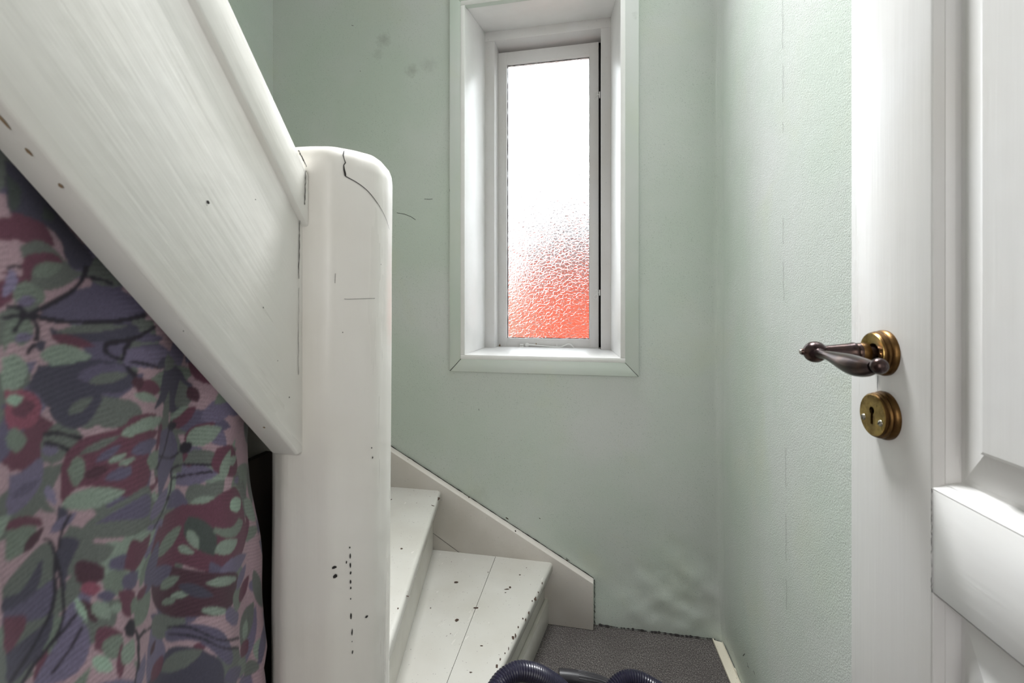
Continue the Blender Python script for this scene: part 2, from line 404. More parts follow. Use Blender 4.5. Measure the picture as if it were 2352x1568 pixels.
# fixed frame
il, ir, it = ony(1136, 500, Df).x, ony(1380, 500, Df).x, ony(1255, 79.5, Df).z
yfb = Ds + 0.045
box('frame_post', (bl - 0.02, Df, bb - 0.004), (il, yfb, it), m_frame, W, 0.002)
box('frame_post', (ir, Df, bb - 0.006), (br + 0.02, yfb, it), m_frame, W, 0.002)
box('frame_head', (bl - 0.02, Df, it), (br + 0.02, yfb, bt + 0.03), m_frame, W, 0.002)
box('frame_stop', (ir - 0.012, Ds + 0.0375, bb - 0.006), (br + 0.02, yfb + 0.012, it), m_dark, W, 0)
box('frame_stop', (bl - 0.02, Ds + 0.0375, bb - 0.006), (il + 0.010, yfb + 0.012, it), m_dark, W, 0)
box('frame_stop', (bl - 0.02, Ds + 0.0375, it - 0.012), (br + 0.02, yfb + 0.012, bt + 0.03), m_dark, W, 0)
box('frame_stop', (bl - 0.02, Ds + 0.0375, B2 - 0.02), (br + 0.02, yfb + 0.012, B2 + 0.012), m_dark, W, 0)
# sash
sl, sr = ony(1143.5, 500, Ds).x, ony(1375, 500, Ds).x
st_, sb = ony(1259, 109, Ds).z, ony(1260, 799, Ds).z
gl, gr = ony(1164, 500, Ds).x, ony(1353.5, 500, Ds).x
gt, gb = ony(1259, 137, Ds).z, ony(1260, 777.5, Ds).z
ysb = Ds + 0.036
S = box('sash', (sl, Ds, sb), (gl, ysb, st_), m_frame, W, 0.0015)
box('sash_stile', (gr, Ds, sb), (sr, ysb, st_), m_frame, S, 0.0015)
box('sash_rail', (gl - 0.001, Ds + 0.0006, gt), (gr + 0.001, ysb, st_), m_frame, S, 0.0015)
box('sash_rail', (gl - 0.001, Ds + 0.0012, sb), (gr + 0.001, ysb, gb), m_frame, S, 0.0015)
gy = Ds + 0.016
box('glass_pane', (gl - 0.004, gy, gb - 0.004), (gr + 0.004, gy + 0.004, gt + 0.004), m_glass, S, 0, label='obscure glass with raised squiggle pattern')
bm = bmesh.new(); yp = gy - 0.0008
def rough_line(a, b, wd, n=70): bm_ribbon(bm, lerp_pts(a, b, n), ny, [max(0.0003, wd * rng.uniform(0.5, 1.35)) for _ in range(n)], 0.0)
rough_line((gl + 0.0016, yp, gb), (gl + 0.0016, yp, gt), 0.0036); rough_line((gr - 0.0008, yp, gb), (gr - 0.0008, yp, gt), 0.002)
rough_line((gl, yp, gb + 0.0012), (gr, yp, gb + 0.0012), 0.003, 60); rough_line((gl, yp, gt - 0.001), (gr, yp, gt - 0.001), 0.004, 60)
from_bm('putty_line', bm, m_dark, S)
# stay lying along the bottom rail
ys = Ds - 0.008
def wp(px, py, y=ys): return ony(px, py, y)
stay = tube('window_stay', spline([wp(1213, 791), wp(1235, 793), wp(1262, 795.5), wp(1285, 797), wp(1296, 793.5), wp(1303, 790), wp(1309, 790), wp(1314, 794), wp(1317.5, 799)], 8), 0.0030, m_reveal, S, n=10)
lathe_mesh('stay_pivot', [(0, 0), (0.0088, 0), (0.0088, 0.004), (0.0055, 0.0055), (0, 0.006)], wp(1211, 791.5, Ds), (0, -1, 0), m_reveal, stay, n=20)
c = wp(1200, 793.5, Ds); box('stay_bracket', (c.x - 0.010, Ds - 0.010, c.z - 0.010), (c.x + 0.006, Ds, c.z - 0.001), m_reveal, stay, 0.0015)
box('stay_bracket', (c.x - 0.010, Ds - 0.010, c.z + 0.001), (c.x + 0.006, Ds, c.z + 0.008), m_reveal, stay, 0.0015)
lathe_mesh('stay_pin', [(0, 0), (0.0019, 0), (0.0019, 0.013), (0, 0.0135)], wp(1279, 797, Ds - 0.006), (0, 0, 1), m_reveal, S, n=12)
lathe_mesh('brass_pin', [(0, 0), (0.0015, 0), (0.0015, 0.010), (0, 0.0105)], wp(1231.5, 793, Ds - 0.006), (0, 0, 1), m_brass, S, n=12)
c = wp(1276, 799.5, Ds - 0.004); box('stay_plate', (c.x - 0.024, Ds - 0.012, B2 + 0.001), (c.x + 0.022, Ds - 0.001, sb + 0.0005), m_reveal, S, 0.0004)
bm = bmesh.new()
bm_blob(bm, wp(1148, 794, Ds), ny, (1, 0, 0), 0.005, 0.010, rng, 0.0006, 9)
from_bm('bare_wood_chip', bm, m_worn, S)
# two hinge catches on the right
for py in (218, 672):
    p = ony(1377, py, Ds); k = box('window_catch', (p.x - 0.002, Ds - 0.006, p.z - 0.012), (p.x + 0.003, Ds + 0.006, p.z + 0.012), m_reveal, S, 0.0008)
    q = Vector((p.x - 0.010, Ds - 0.006, p.z))
    tube('catch_arm', spline([p + Vector((0, -0.004, 0)), p + Vector((-0.006, -0.006, -0.001)), q], 5), 0.0018, m_reveal, k, n=8)
    tube('catch_hook', spline([q + Vector((-0.005, 0, 0.008)), q + Vector((-0.003, -0.001, 0.013)), q + Vector((0.001, 0, 0.010)), q + Vector((0.001, 0, 0)), q + Vector((-0.001, 0, -0.008))], 6), 0.0014, m_reveal, k, n=8)
    tube('catch_loop', spline([q + Vector((-0.001, 0, -0.007)), q + Vector((-0.010, 0, -0.012)), q + Vector((-0.0125, 0, -0.020)), q + Vector((-0.008, 0, -0.026)), q + Vector((0, 0, -0.024)), q + Vector((0.003, 0, -0.016)), q + Vector((0, 0, -0.007))], 7), 0.0009, m_reveal, k, n=8)

# ------------------------------------------------------------------ staircase
ST = empty('winding_staircase', (-0.35, 0.55, 0)); thing(ST, 'white painted winding staircase with round newel post, chipped treads and sloping side board', 'staircase')
PC = Vector((-0.346, 0.533, 0)); PR = 0.070
RISE = 0.215
XS = -0.340                                # visible face of the upper side board (string)
TH = 0.034
# newel post: rounded post with worn top edge and slight flats
def post_ang(px):
    d = ray(px, 800); o = EY - PC; a = d.x ** 2 + d.y ** 2; b = 2 * (o.x * d.x + o.y * d.y); c = o.x ** 2 + o.y ** 2 - PR ** 2
    t_ = (-b - math.sqrt(max(b * b - 4 * a * c, 0))) / (2 * a); p = EY + d * t_; return math.atan2(p.y - PC.y, p.x - PC.x)
PA = post_ang(756)
def post_r(a): return PR * (1 + 0.017 * math.cos(8 * (a - PA)) + 0.006 * math.cos(16 * (a - PA)) + 0.004 * math.cos(3 * a))
prof = [(1.0, 0.0), (1.0, 0.25), (1.0, 0.5), (1.0, 0.75), (1.0, 1.0), (1.0, 1.15), (1.0, 1.262), (0.985, 1.272), (0.94, 1.280), (0.86, 1.2865), (0.7, 1.290), (0.35, 1.292), (0, 1.2925)]
lean = Vector((0.006, 0, 0))
NP = 72; verts = []; faces = []
zs = [z for _, z in prof]
def post_pt(a, z, k=1.0):
    r = post_r(a) * k + 0.0007 * mnoise.noise(Vector((math.cos(a) * 2, math.sin(a) * 2, z * 7)))
    return Vector((PC.x + lean.x * (z - 0.65) + r * math.cos(a), PC.y + r * math.sin(a), z))
fine = []
for (k0, z0), (k1, z1) in zip(prof, prof[1:]):
    n = max(1, int((z1 - z0) / 0.02))
    fine += [(k0 + (k1 - k0) * i / n, z0 + (z1 - z0) * i / n) for i in range(n)]
for k, z in fine: verts += [post_pt(2 * math.pi * i / NP, z, k) for i in range(NP)]
verts.append(Vector((PC.x + lean.x * 0.64, PC.y, 1.2925)))
for j in range(len(fine) - 1):
    for i in range(NP):
        q = (i + 1) % NP; faces.append((j * NP + i, j * NP + q, (j + 1) * NP + q, (j + 1) * NP + i))
for i in range(NP): faces.append(((len(fine) - 1) * NP + i, (len(fine) - 1) * NP + (i + 1) % NP, len(verts) - 1))
post = raw('newel_post', verts, faces, m_post, ST, smooth=True)
from mathutils.bvhtree import BVHTree
post_bvh = BVHTree.FromPolygons([tuple(v) for v in verts], faces)
def on_post(px, py):
    loc, n, _, _ = post_bvh.ray_cast(EY, ray(px, py).normalized())
    if loc is None: loc, n, _, _ = post_bvh.find_nearest(EY + ray(px, py) * 0.55)
    if n.dot(ray(px, py)) > 0: n = -n
    return loc, n
def post_line(bm, pl, wd, lift=0.0009):
    r = [on_post(*p) for p in pl]; bm_ribbon(bm, [p for p, _ in r], [n for _, n in r], wd, lift)
bm = bmesh.new()
post_line(bm, [(791, 337), (790, 346), (788, 358), (790, 366), (793, 374), (789, 380), (790, 390), (792, 398), (793, 405)], [0.0009, 0.0011, 0.0013, 0.001, 0.0014, 0.0011, 0.002, 0.0023, 0.0018])
post_line(bm, [tuple(p) for p in spline([(793, 405), (820, 420), (845, 440), (868, 470), (884, 500), (893, 527)], 5)], [0.0011 - 0.00002 * i for i in range(26)])
from_bm('post_crack', bm, m_dark, post)
bm = bmesh.new(); post_line(bm, [(790, 686.5), (800, 687), (830, 686), (860, 685)], 0.0004); from_bm('hairline_crack', bm, m_dark, post)
bm = bmesh.new(); post_line(bm, [(770, 628), (769, 650)], 0.0004); from_bm('hairline_crack', bm, m_dark, post)
bm = bmesh.new()
for px, py, a, b in [(767, 1302, .0030, .0018), (769, 1322, .0026, .0026), (842, 1415, .0024, .0020), (803, 1256, .001, .0016), (804, 1275, .001, .0034), (804, 1297, .001, .004), (795, 1290, .0008, .0022),
                     (805, 1315, .001, .0022), (805, 1335, .001, .0032), (805, 1349, .001, .002), (805, 1374, .0008, .0014), (806, 1413, .0010, .0042), (808, 1452, .001, .005), (808, 1472, .0006, .0008), (809, 1496, .0012, .0028),
                     (853, 1028, .0008, .001), (855, 1050, .0008, .0016), (787, 763, .0008, .0008), (874, 607, .0008, .0008)]:
    q, n = on_post(px, py); bm_blob(bm, q, n, n.cross(cU), a * 0.95, b * 0.95, rng, 0.0008)
from_bm('paint_chips', bm, m_dark, post, kind='stuff')

# treads: winders 1-5 then straight flight; nosing lines start at the post and end at the wall
wallpt = {1: (-0.170, D), 2: (-0.592, D), 3: (-1.10, D), 4: (XL, 1.05), 5: (XL, 0.60)}
postpt = {1: (-0.318, 0.60), 2: (-0.362, 0.60), 3: (-0.39, 0.58), 4: (-0.385, 0.575), 5: (-0.388, 0.568)}
YS = D - 0.038                              # face of the wall skirt board
NOSE = 0.028; TT = 0.036
def v2(p, z): return Vector((p[0], p[1], z))
def hit_wall(p, q):     # shorten the line p->q where it meets the skirt board / left wall skirt
    p, q = Vector(p), Vector(q)
    if q.y > YS + 0.006: q = p + (q - p) * ((YS + 0.006 - p.y) / (q.y - p.y))
    if q.x < XL + 0.03: q = p + (q - p) * ((XL + 0.03 - p.x) / (q.x - p.x))
    return q
def tread(k, a, b, a2, b2, extra=None):
    """front edge a(post)->b(wall); back edge a2->b2 (next riser line)"""
    z = RISE * k; a, b, a2, b2 = map(Vector, (a, b, a2, b2))
    f = 0.46; ma, mb = a.lerp(a2, f), b.lerp(b2, f)
    if extra is not None: pts_back = [ma, mb] + [Vector(e) for e in extra] + [b2, a2]
    else: pts_back = [ma, mb, b2, a2]
    d = (b - a).normalized(); side = Vector((-d.y, d.x)); 
    if side.dot(ma - a) < 0: side = -side
    g = side * 0.0007
    front = [a, b, mb - g, ma - g]
    bm = bmesh.new(); bm_prism(bm, [v2(p, z - TT) for p in front], [v2(p, z) for p in front])
    bmesh.ops.recalc_face_normals(bm, faces=bm.faces); bm.edges.ensure_lookup_table()
    es = [e for e in bm.edges if all(abs((Vector(v.co[:2]) - a).cross(b - a)) < 1e-5 for v in e.verts) and abs(e.verts[0].co.z - e.verts[1].co.z) < 1e-5]
    bmesh.ops.bevel(bm, geom=es, offset=0.011, segments=5, profile=0.5, affect='EDGES')
    tr = from_bm('tread', bm, m_tread, ST, smooth=True)
    back = [ma + g] + [mb + g] + pts_back[2:]
    solid('tread_board', [v2(p, z - TT) for p in back], [v2(p, z - 0.0004) for p in back], m_tread, tr, bevel=0.0006, seg=1)
    return tr
def riser(k, a, b, z0, z1, t=0.02):
    a, b = Vector(a), Vector(b); d = (b - a).normalized(); s = Vector((-d.y, d.x))
    if k <= 5 and s.dot(Vector((-1, -1)) if k > 2 else Vector((-1, 0))) < 0: s = -s
    if k > 5: s = Vector((0, -1))
    p = [a + s * NOSE, b + s * NOSE, b + s * (NOSE + t), a + s * (NOSE + t)]
    return solid('riser', [v2(q, z0) for q in p], [v2(q, z1) for q in p], m_riser, ST, bevel=0.001, seg=1), s
lines = {k: (Vector(postpt[k]), hit_wall(postpt[k], wallpt[k])) for k in wallpt}
for k in range(6, 12):
    y = 0.395 - 0.187 * (k - 6); lines[k] = (Vector((-0.462, y)), Vector((XL + 0.03, y)))
tr = {}
for k in range(1, 11):
    a, b = lines[k]; a2, b2 = lines[k + 1]
    rs, s = riser(k, a, b, RISE * (k - 1) + (0.012 if k > 5 else 0) if k > 1 else 0.0, RISE * k - TT)
    d2 = (b2 - a2).normalized(); s2 = Vector((-d2.y, d2.x))
    ref = Vector((0, -1)) if k + 1 > 5 else (Vector((-1, -1)) if k + 1 > 2 else Vector((-1, 0)))
    if s2.dot(ref) < 0: s2 = -s2
    ex = None
    if k == 3: ex = [(XL + 0.03, YS + 0.006)]
    tr[k] = tread(k, a, b, a2 + s2 * (NOSE + 0.004), b2 + s2 * (NOSE + 0.004), ex)
# plinth board against the foot of the first riser
a, b = lines[1]; d = (b - a).normalized(); s = Vector((-d.y, d.x)); s = s if s.x < 0 else -s
p = [a + s * (NOSE - 0.014), b + s * (NOSE - 0.014), b + s * NOSE, a + s * NOSE]
solid('riser_plinth', [v2(q, 0) for q in p], [v2(q, 0.088) for q in p], m_riser, ST, bevel=0.004, seg=2)
# paint chips on the treads
for k, chips in ((1, [(1048, 1337, .0055, .0022), (1165, 1353, .007, .0016), (1172, 1349, .003, .003), (1161, 1361, .002, .001), (1093, 1396, .006, .0022), (1049, 1424, .0045, .003), (1121, 1314, .0015, .0015), (1037, 1290, .001, .001), (1194, 1320, .0022, .0016), (1209, 1304, .0014, .0014),
                      (1229, 1371, .004, .005), (1222, 1379, .002, .002), (1236, 1357, .002, .002), (1214, 1403, .0025, .004), (1201, 1420, .002, .002), (1207, 1418, .002, .004), (1106, 1483, .0040, .0012), (1081, 1544, .003, .001), (989, 1396, .0014, .0014), (1178, 1464, .004, .003), (1184, 1458, .002, .004), (1168, 1488, .001, .003), (1141, 1530, .0025, .0030), (1149, 1514, .0015, .003), (1160, 1500, .0016, .0016), (1245, 1337, .0015, .003), (1035, 1455, .001, .001), (1190, 1440, .0015, .003)]),
                 (2, [(1006, 1142, .005, .007), (994, 1161, .005, .0011), (899, 1147, .0022, .003), (896, 1169, .0014, .0014), (957, 1155, .002, .0008), (922, 1260, .0030, .002), (914, 1397, .0018, .0016), (936, 1364, .003, .001)])):
    bm = bmesh.new()
    a, b = lines[k]
    for px, py, ra, rb in chips:
        q = onz(px, py, RISE * k); dd = abs((Vector(q[:2]) - a).cross((b - a).normalized()))
        if dd < 0.011: q = q - Vector((0, 0, max(0, 0.011 - math.sqrt(max(0, 0.011 ** 2 - (0.011 - dd) ** 2)))))
        bm_blob(bm, q, (0.35, 0, 1) if dd < 0.011 else (0, 0, 1), cR, ra * 1.25, rb * 1.9, rng, 0.0007, 8)
    from_bm('paint_chips', bm, m_chip, tr[k], kind='stuff')

# skirt board on the window wall: one sloping board with a plumb end, in two joined planks
P0 = ony(1358, 1340, YS); P1 = ony(893, 1034, YS)
sl_ = (P1.z - P0.z) / (P1.x - P0.x); P2x = XL + 0.0; P2z = P0.z + sl_ * (P2x - P0.x)
endx = ony(1363, 1440, YS).x
top = [(endx, P0.z), (P2x, P2z)]
poly = [(endx, 0.0), (endx, P0.z), (P2x, P2z), (P2x, 0.0)]
sk = solid('wall_skirt_board', [(x, YS, z) for x, z in poly], [(x, D - 0.002, z) for x, z in poly], m_skirt, ST, bevel=0.003)
bm = bmesh.new()
tp = [Vector((x, 0, z)) for x, z in ((endx, P0.z), (P2x, P2z))]
def yw(p): return Vector((p.x, D - 0.006, p.z))
pts = [yw(p) + Vector((0, 0, 0.0008 + rng.uniform(-0.001, 0.001))) for p in lerp_pts(tp[0], tp[1], 90)]
bm_ribbon(bm, pts, Vector((0, -0.75, 0.66)), [rng.uniform(0.0012, 0.0036) for _ in pts], 0.0008)
pts = [Vector((endx + 0.001 + rng.uniform(-0.0012, 0.0012), D - 0.010, z)) for z in np.linspace(0.005, P0.z, 30)]
bm_ribbon(bm, pts, Vector((0.6, -0.8, 0)), [rng.uniform(0.001, 0.004) for _ in pts], 0.004)
for a, b in (((992, 1222), (1068, 1278)), ):
    A, B = ony(*a, YS), ony(*b, YS); bm_ribbon(bm, lerp_pts(A, B, 12), ny, 0.0013, 0.0005)
from_bm('skirt_gap', bm, m_dark, sk)
bm = bmesh.new()
for px, py, ra, rb in ((1184, 1219, .004, .003), (894, 1028, .004, .002), (1077, 1142, .002, .002), (937, 1055, .002, .001), (1359, 1371, .001, .001), (1240, 1190, .003, .0015), (1302, 1286, .006, .002), (1165, 1190, .006, .002)):
    q = ony(px, py, YS); bm_blob(bm, q, ny, (1, 0, -0.6), ra, rb, rng, 0.0006)
from_bm('paint_chips', bm, m_chip, sk, kind='stuff')
# skirt board on the left wall
solid('wall_skirt_board', [(XL, D, 0.75), (XL, D, 1.15), (XL, 0.5, 1.45), (XL, -0.7, 2.75), (XL, -0.7, 2.2), (XL, 0.5, 0.85)], [(XL + 0.034, D, 0.75), (XL + 0.034, D, 1.15), (XL + 0.034, 0.5, 1.45), (XL + 0.034, -0.7, 2.75), (XL + 0.034, -0.7, 2.2), (XL + 0.034, 0.5, 0.85)], m_skirt, ST)

# upper side board (string) sloping up from the post, with its capping
nX = Vector((1, 0, 0))
def slope_line(pa, pb): A, B = onx(*pa, XS), onx(*pb, XS); return A, (B.z - A.z) / (B.y - A.y)
A1, s1 = slope_line((684, 1046), (0, 240)); A2, s2_ = slope_line((692, 496), (446, 0))
slp = 0.5 * (s1 + s2_)
def zl(A, y): return A.z + slp * (y - A.y)
yE, yT = PC.y - 0.045, -0.80
xb = XS - TH
loop = [(yE, zl(A1, yE)), (yE, zl(A2, yE) + 0.03), (yT, zl(A2, yT) + 0.03), (yT, zl(A1, yT))]
yA = A1.y
loop = [(yA, zl(A1, yA)), (yE, zl(A1, yA)), (yE, zl(A2, yE) + 0.03), (yT, zl(A2, yT) + 0.03), (yT, zl(A1, yT))]
sb_o = solid('side_board', [(XS, y, z) for y, z in loop], [(xb, y, z) for y, z in loop], m_string, ST, bevel=0.003, seg=2)
yF = 0.565
sf = [(yF, zl(A1, yF) + 0.10), (yF, zl(A1, yF) + 0.112), (yT, zl(A1, yT) + 0.112), (yT, zl(A1, yT) + 0.10)]
solid('light_stop_board', [(xb, y, z) for y, z in sf], [(-0.475, y, z) for y, z in sf], m_riser, ST, bevel=0)  # unseen board added to stop overhead light leaking in behind the string
# capping board, proud of the face
XK = XS + 0.008
K1, K2 = onx(697, 497, XK), onx(700, 380, XK)
yK = 0.4655
cap = [(yK, zl(K1, yK)), (yK, zl(K2, yK)), (yT, zl(K2, yT)), (yT, zl(K1, yT))]
cp = solid('string_capping', [(XK, y, z) for y, z in cap], [(xb - 0.010, y, z) for y, z in cap], m_string, ST, bevel=0.003, seg=2)
bm = bmesh.new()
def sline(a, b, X, wd, n=20): bm_ribbon(bm, jitter(lerp_pts(onx(*a, X), onx(*b, X), n), 0.0003, rng), nX, [wd * rng.uniform(0.5, 1.3) for _ in range(n)], 0.0008)
sline((646, 418), (683, 492), XS + 0.0005, 0.0022); sline((687, 505), (685, 640), XS, 0.0011); sline((685, 660), (684, 860), XS, 0.0005)
sline((701, 392), (699, 470), XK, 0.0012); sline((684, 345), (703, 384), XK, 0.0022)
from_bm('joint_gap', bm, m_dark, sb_o)
bm = bmesh.new()
for px, py, ra in ((477, 465, .0018), (604, 706, .0010), (664, 912, .0008), (637, 828, .0006), (586, 458, .0006), (420, 760, .0006)):
    bm_blob(bm, onx(px, py, XS), nX, cU, ra, ra, rng, 0.0005)
from_bm('paint_chips', bm, m_dark, sb_o, kind='stuff')
bm = bmesh.new()          # worn lower edge: bare wood along the arris
nU = Vector((0, -math.sin(math.atan(-slp)), -math.cos(math.atan(-slp)))) if slp < 0 else Vector((0, 0, -1))
for f_, ln in ((0.36, 0.004), (0.385, 0.006), (0.405, 0.012), (0.425, 0.010), (0.447, 0.016), (0.47, 0.006), (0.487, 0.003), (0.06, 0.003)):
    y = yA - f_ * 0.62; c = Vector((XS - 0.011 + rng.uniform(-0.003, 0.003), y, zl(A1, y))); bm_blob(bm, c, nU, Vector((0, 1, slp)), ln * 0.55, 0.0016, rng, 0.0006, 9)
from_bm('bare_wood_wear', bm, m_worn, sb_o, kind='stuff')

t = NT('gap_shade_dark'); m_gap_shade = t.done(t.mix(t.noise(40, t.coords(scale=(1, 1, 0.1))), srgb(46, 36, 30), srgb(30, 24, 20)), 0.9)  # dark tone painted in for the shade of the curtain gap
box('gap_shade_panel', (-0.436, -0.70, 0.0), (-0.426, 0.530, 0.91), m_gap_shade, ST, 0)  # added panel, its dark colour stands in for deep shade under the stairs
# ------------------------------------------------------------------ door
YD = None
XD = 0.280
e0 = onx(1953, 800, XD); al = math.radians(2.6)
dd = Vector((math.sin(al), -math.cos(al), 0)); dn = Vector((-math.cos(al), -math.sin(al), 0))     # along the door, out of the face
org = Vector((e0.x, e0.y, 0)); DO = empty('door_1', org); structure(DO, 'open white painted panel door with brass and bronze lever handle')
def dp(u, dpt, z): return org + dd * u - dn * dpt + cU * z          # dpt: depth behind the face
def du(px, py, h=0.0):
    p = onp(px, py, org + dn * h, dn); return (p - org).dot(dd), p.z
SW = du(2140, 900)[0]; DW, DT = 0.76, 0.04
z_rt, z_rb = du(2142, 1122)[1], du(2144, 1362)[1]
def dbox(name, u0, u1, z0, z1, mat, parent=DO, d0=0.0, d1=DT, bevel=0.0018, **k):
    return solid(name, [dp(u0, d0, z0), dp(u1, d0, z0), dp(u1, d0, z1), dp(u0, d0, z1)], [dp(u0, d1, z0), dp(u1, d1, z0), dp(u1, d1, z1), dp(u0, d1, z1)], mat, parent, bevel=bevel, **k)
dbox('stile', 0, SW, 0.008, 2.03, m_door, bevel=0.003); dbox('stile', DW - SW, DW, 0.008, 2.03, m_door)
dbox('rail', SW + 0.0004, DW - SW, z_rb, z_rt, m_rail, d0=0.0004, bevel=0.001)
dbox('rail', SW, DW - SW, 0.008, 0.20, m_rail, d0=0.0004, bevel=0.001)
dbox('rail', SW, DW - SW, 1.91, 2.03, m_rail, d0=0.0004, bevel=0.001)
bm = bmesh.new(); pts = [dp(SW + 0.0006 + rng.uniform(-.0005, .0005), 0, z) for z in np.linspace(z_rb, z_rt, 40)]
bm_ribbon(bm, pts, dn, [rng.uniform(0.0001, 0.0011) for _ in pts], 0.0005)
q = [dp(*((lambda a: (a[0], 0, a[1]))(du(2017 + rng.uniform(-.4, .4), y)))) for y in np.linspace(862, 900, 8)]
bm_ribbon(bm, q, dn, [0.0006, 0.0009, 0.001, 0.0011, 0.0009, 0.001, 0.0007, 0.0004], 0.0006)
from_bm('joint_crack', bm, m_dark, DO)
MP = [(0.0, 0.0003), (0.0012, 0.0008), (0.0050, 0.0052), (0.0058, 0.0062), (0.0066, 0.0064), (0.0092, 0.0120), (0.0104, 0.0165)]   # moulding profile (inset, depth)
PP = [(0.0100, 0.0158), (0.014, 0.0158), (0.0445, 0.0072), (0.0452, 0.0040), (0.0475, 0.0036)]    # raised panel
def ring(name, u0, u1, z0, z1, prof, mat, fill):
    bm = bmesh.new(); R = []
    for o, d in prof: R.append([bm.verts.new(dp(*q)) for q in ((u0 + o, d, z0 + o), (u1 - o, d, z0 + o), (u1 - o, d, z1 - o), (u0 + o, d, z1 - o))])
    for A, B in zip(R, R[1:]):
        for i in range(4): j = (i + 1) % 4; bm.faces.new((A[i], A[j], B[j], B[i]))
    if fill: bm.faces.new(R[-1])
    o = from_bm(name, bm, mat, DO)
    if o.data.polygons[0].normal.dot(dn) < 0: o.data.flip_normals()
    return o
for z0, z1 in ((z_rt, 1.91), (0.20, z_rb)):
    ring('panel_moulding', SW, DW - SW, z0, z1, MP, m_door, False)
    ring('panel', SW, DW - SW, z0, z1, PP, m_door, True)
dbox('panel_back', SW - 0.003, DW - SW + 0.003, 0.19, 1.92, m_door, d0=0.024, d1=0.030, bevel=0)

# handle rose
uR, zR = du(2018, 810, 0.006); cRz = dp(uR, 0, zR)
rose = lathe_mesh('handle_rose', [(0.0232, -0.001), (0.0236, 0.002), (0.0228, 0.0045), (0.0214, 0.0055), (0.0222, 0.0068), (0.0220, 0.0085), (0.0208, 0.0095), (0.0212, 0.0112), (0.0205, 0.0124)], cRz, dn, m_brass_d, DO, n=48, cap=False)
lathe_mesh('rose_face', [(0.0206, 0.0118), (0.0200, 0.0130), (0.0120, 0.0124), (0.0098, 0.0112), (0.0096, 0.004), (0, 0.004)], cRz, dn, m_brass, rose, n=48, cap=False)
lathe_mesh('rose_hole', [(0, 0.0046), (0.0094, 0.0045)], cRz, dn, m_dark, rose, n=30)
sc_c = cRz + dd * 0.0150 - cU * 0.0015
lathe_mesh('screw', [(0.0026, 0.0122), (0.0022, 0.0136), (0, 0.0137)], sc_c, dn, m_brass_d, rose, n=16)
# lever handle
NL = 0.062
lev = lathe_mesh('lever_handle', [(0, 0.006), (0.0062, 0.006), (0.0062, 0.0165), (0.0092, 0.017), (0.0100, 0.0185), (0.0100, 0.026), (0.0094, 0.0275), (0.0105, 0.029), (0.0105, 0.031), (0.0098, 0.0325), (0.0092, 0.037), (0.0074, 0.052), (0.0066, 0.058), (0, 0.058)], cRz, dn, m_bronze, DO, n=32)
lathe_mesh('collar_wear', [(0.0064, 0.0163), (0.00935, 0.0168), (0.01015, 0.0184), (0.01015, 0.0235), (0.0100, 0.0240)], cRz, dn, m_brass_d, lev, n=32)
bc_ = cRz + dn * (NL + 0.004) - cU * 0.0
bp = [(0.0, -0.0112)] + [(0.0112 * math.cos(a) * 1.0, 0.0112 * math.sin(a)) for a in np.linspace(-1.35, 1.2, 14)] + [(0.0034, 0.0112), (0.0034, 0.0126), (0.0028, 0.0140), (0, 0.0146)]
ball = lathe_mesh('handle_ball', bp, bc_, dn, m_bronze, lev, n=32)
lathe_mesh('end_rivet', [(0.0026, 0.0138), (0.0020, 0.0150), (0, 0.0153)], bc_, dn, m_screw, ball, n=14)
ctrl = [(0.002, 0.000, 0.0075), (0.014, -0.0010, 0.0046), (0.026, -0.0012, 0.0047), (0.042, -0.0026, 0.0066), (0.060, -0.0044, 0.0088), (0.074, -0.0054, 0.0092), (0.086, -0.0050, 0.0080), (0.094, -0.0040, 0.0062), (0.098, -0.0030, 0.0050)]
sp = spline(ctrl, 6)
tube('handle_grip', [bc_ + dd * p[0] + cU * p[1] - dn * 0.0 for p in sp], [p[2] for p in sp], m_bronze, lev, n=24)
kc = bc_ + dd * 0.098 - cU * 0.0020
lathe_mesh('grip_knob', [(0, -0.002)] + [(0.0066 * math.cos(a) ** 0.8 if math.cos(a) > 0 else 0, 0.0050 + 0.0058 * math.sin(a)) for a in np.linspace(-1.3, 1.5, 12)] + [(0, 0.0116)], kc, (dd - dn * 0.25 + cU * 0.1), m_bronze, lev, n=28)

# keyhole plate
uK, zK = du(2019, 953, 0.006); cK = dp(uK, 0, zK)
plate = lathe_mesh('keyhole_plate', [(0.0244, -0.001), (0.0248, 0.002), (0.0240, 0.0045), (0.0226, 0.0056), (0.0234, 0.0068), (0.0230, 0.0086), (0.0218, 0.0094), (0.0222, 0.0112), (0.0214, 0.0122)], cK, dn, m_brass_d, DO, n=56, cap=False)
def kp(a, b, h): return cK - dd * a * -1 + cU * b + dn * h          # a: along door, b: up
bm = bmesh.new(); N = 56
outer = [bm.verts.new(kp(0.0214 * math.cos(2 * math.pi * i / N), 0.0214 * math.sin(2 * math.pi * i / N), 0.0122)) for i in range(N)]
rim = [bm.verts.new(kp(0.0205 * math.cos(2 * math.pi * i / N), 0.0205 * math.sin(2 * math.pi * i / N), 0.0128)) for i in range(N)]
key = [(0.0040 * math.cos(a), 0.0045 + 0.0040 * math.sin(a)) for a in np.linspace(-1.05, math.pi + 1.05, 16)] + [(-0.0021, -0.0096), (0.0021, -0.0096)]
kv = [bm.verts.new(kp(a, b, 0.0128)) for a, b in key]; kd = [bm.verts.new(kp(a, b, 0.002)) for a, b in key]
es = []
for L in (rim, kv):
    for i in range(len(L)): es.append(bm.edges.new((L[i], L[(i + 1) % len(L)])))
bmesh.ops.triangle_fill(bm, use_beauty=True, use_dissolve=False, edges=es, normal=dn)
for i in range(N): bm.faces.new((outer[i], outer[(i + 1) % N], rim[(i + 1) % N], rim[i]))
for i in range(len(kv)): j = (i + 1) % len(kv); bm.faces.new((kv[i], kv[j], kd[j], kd[i]))
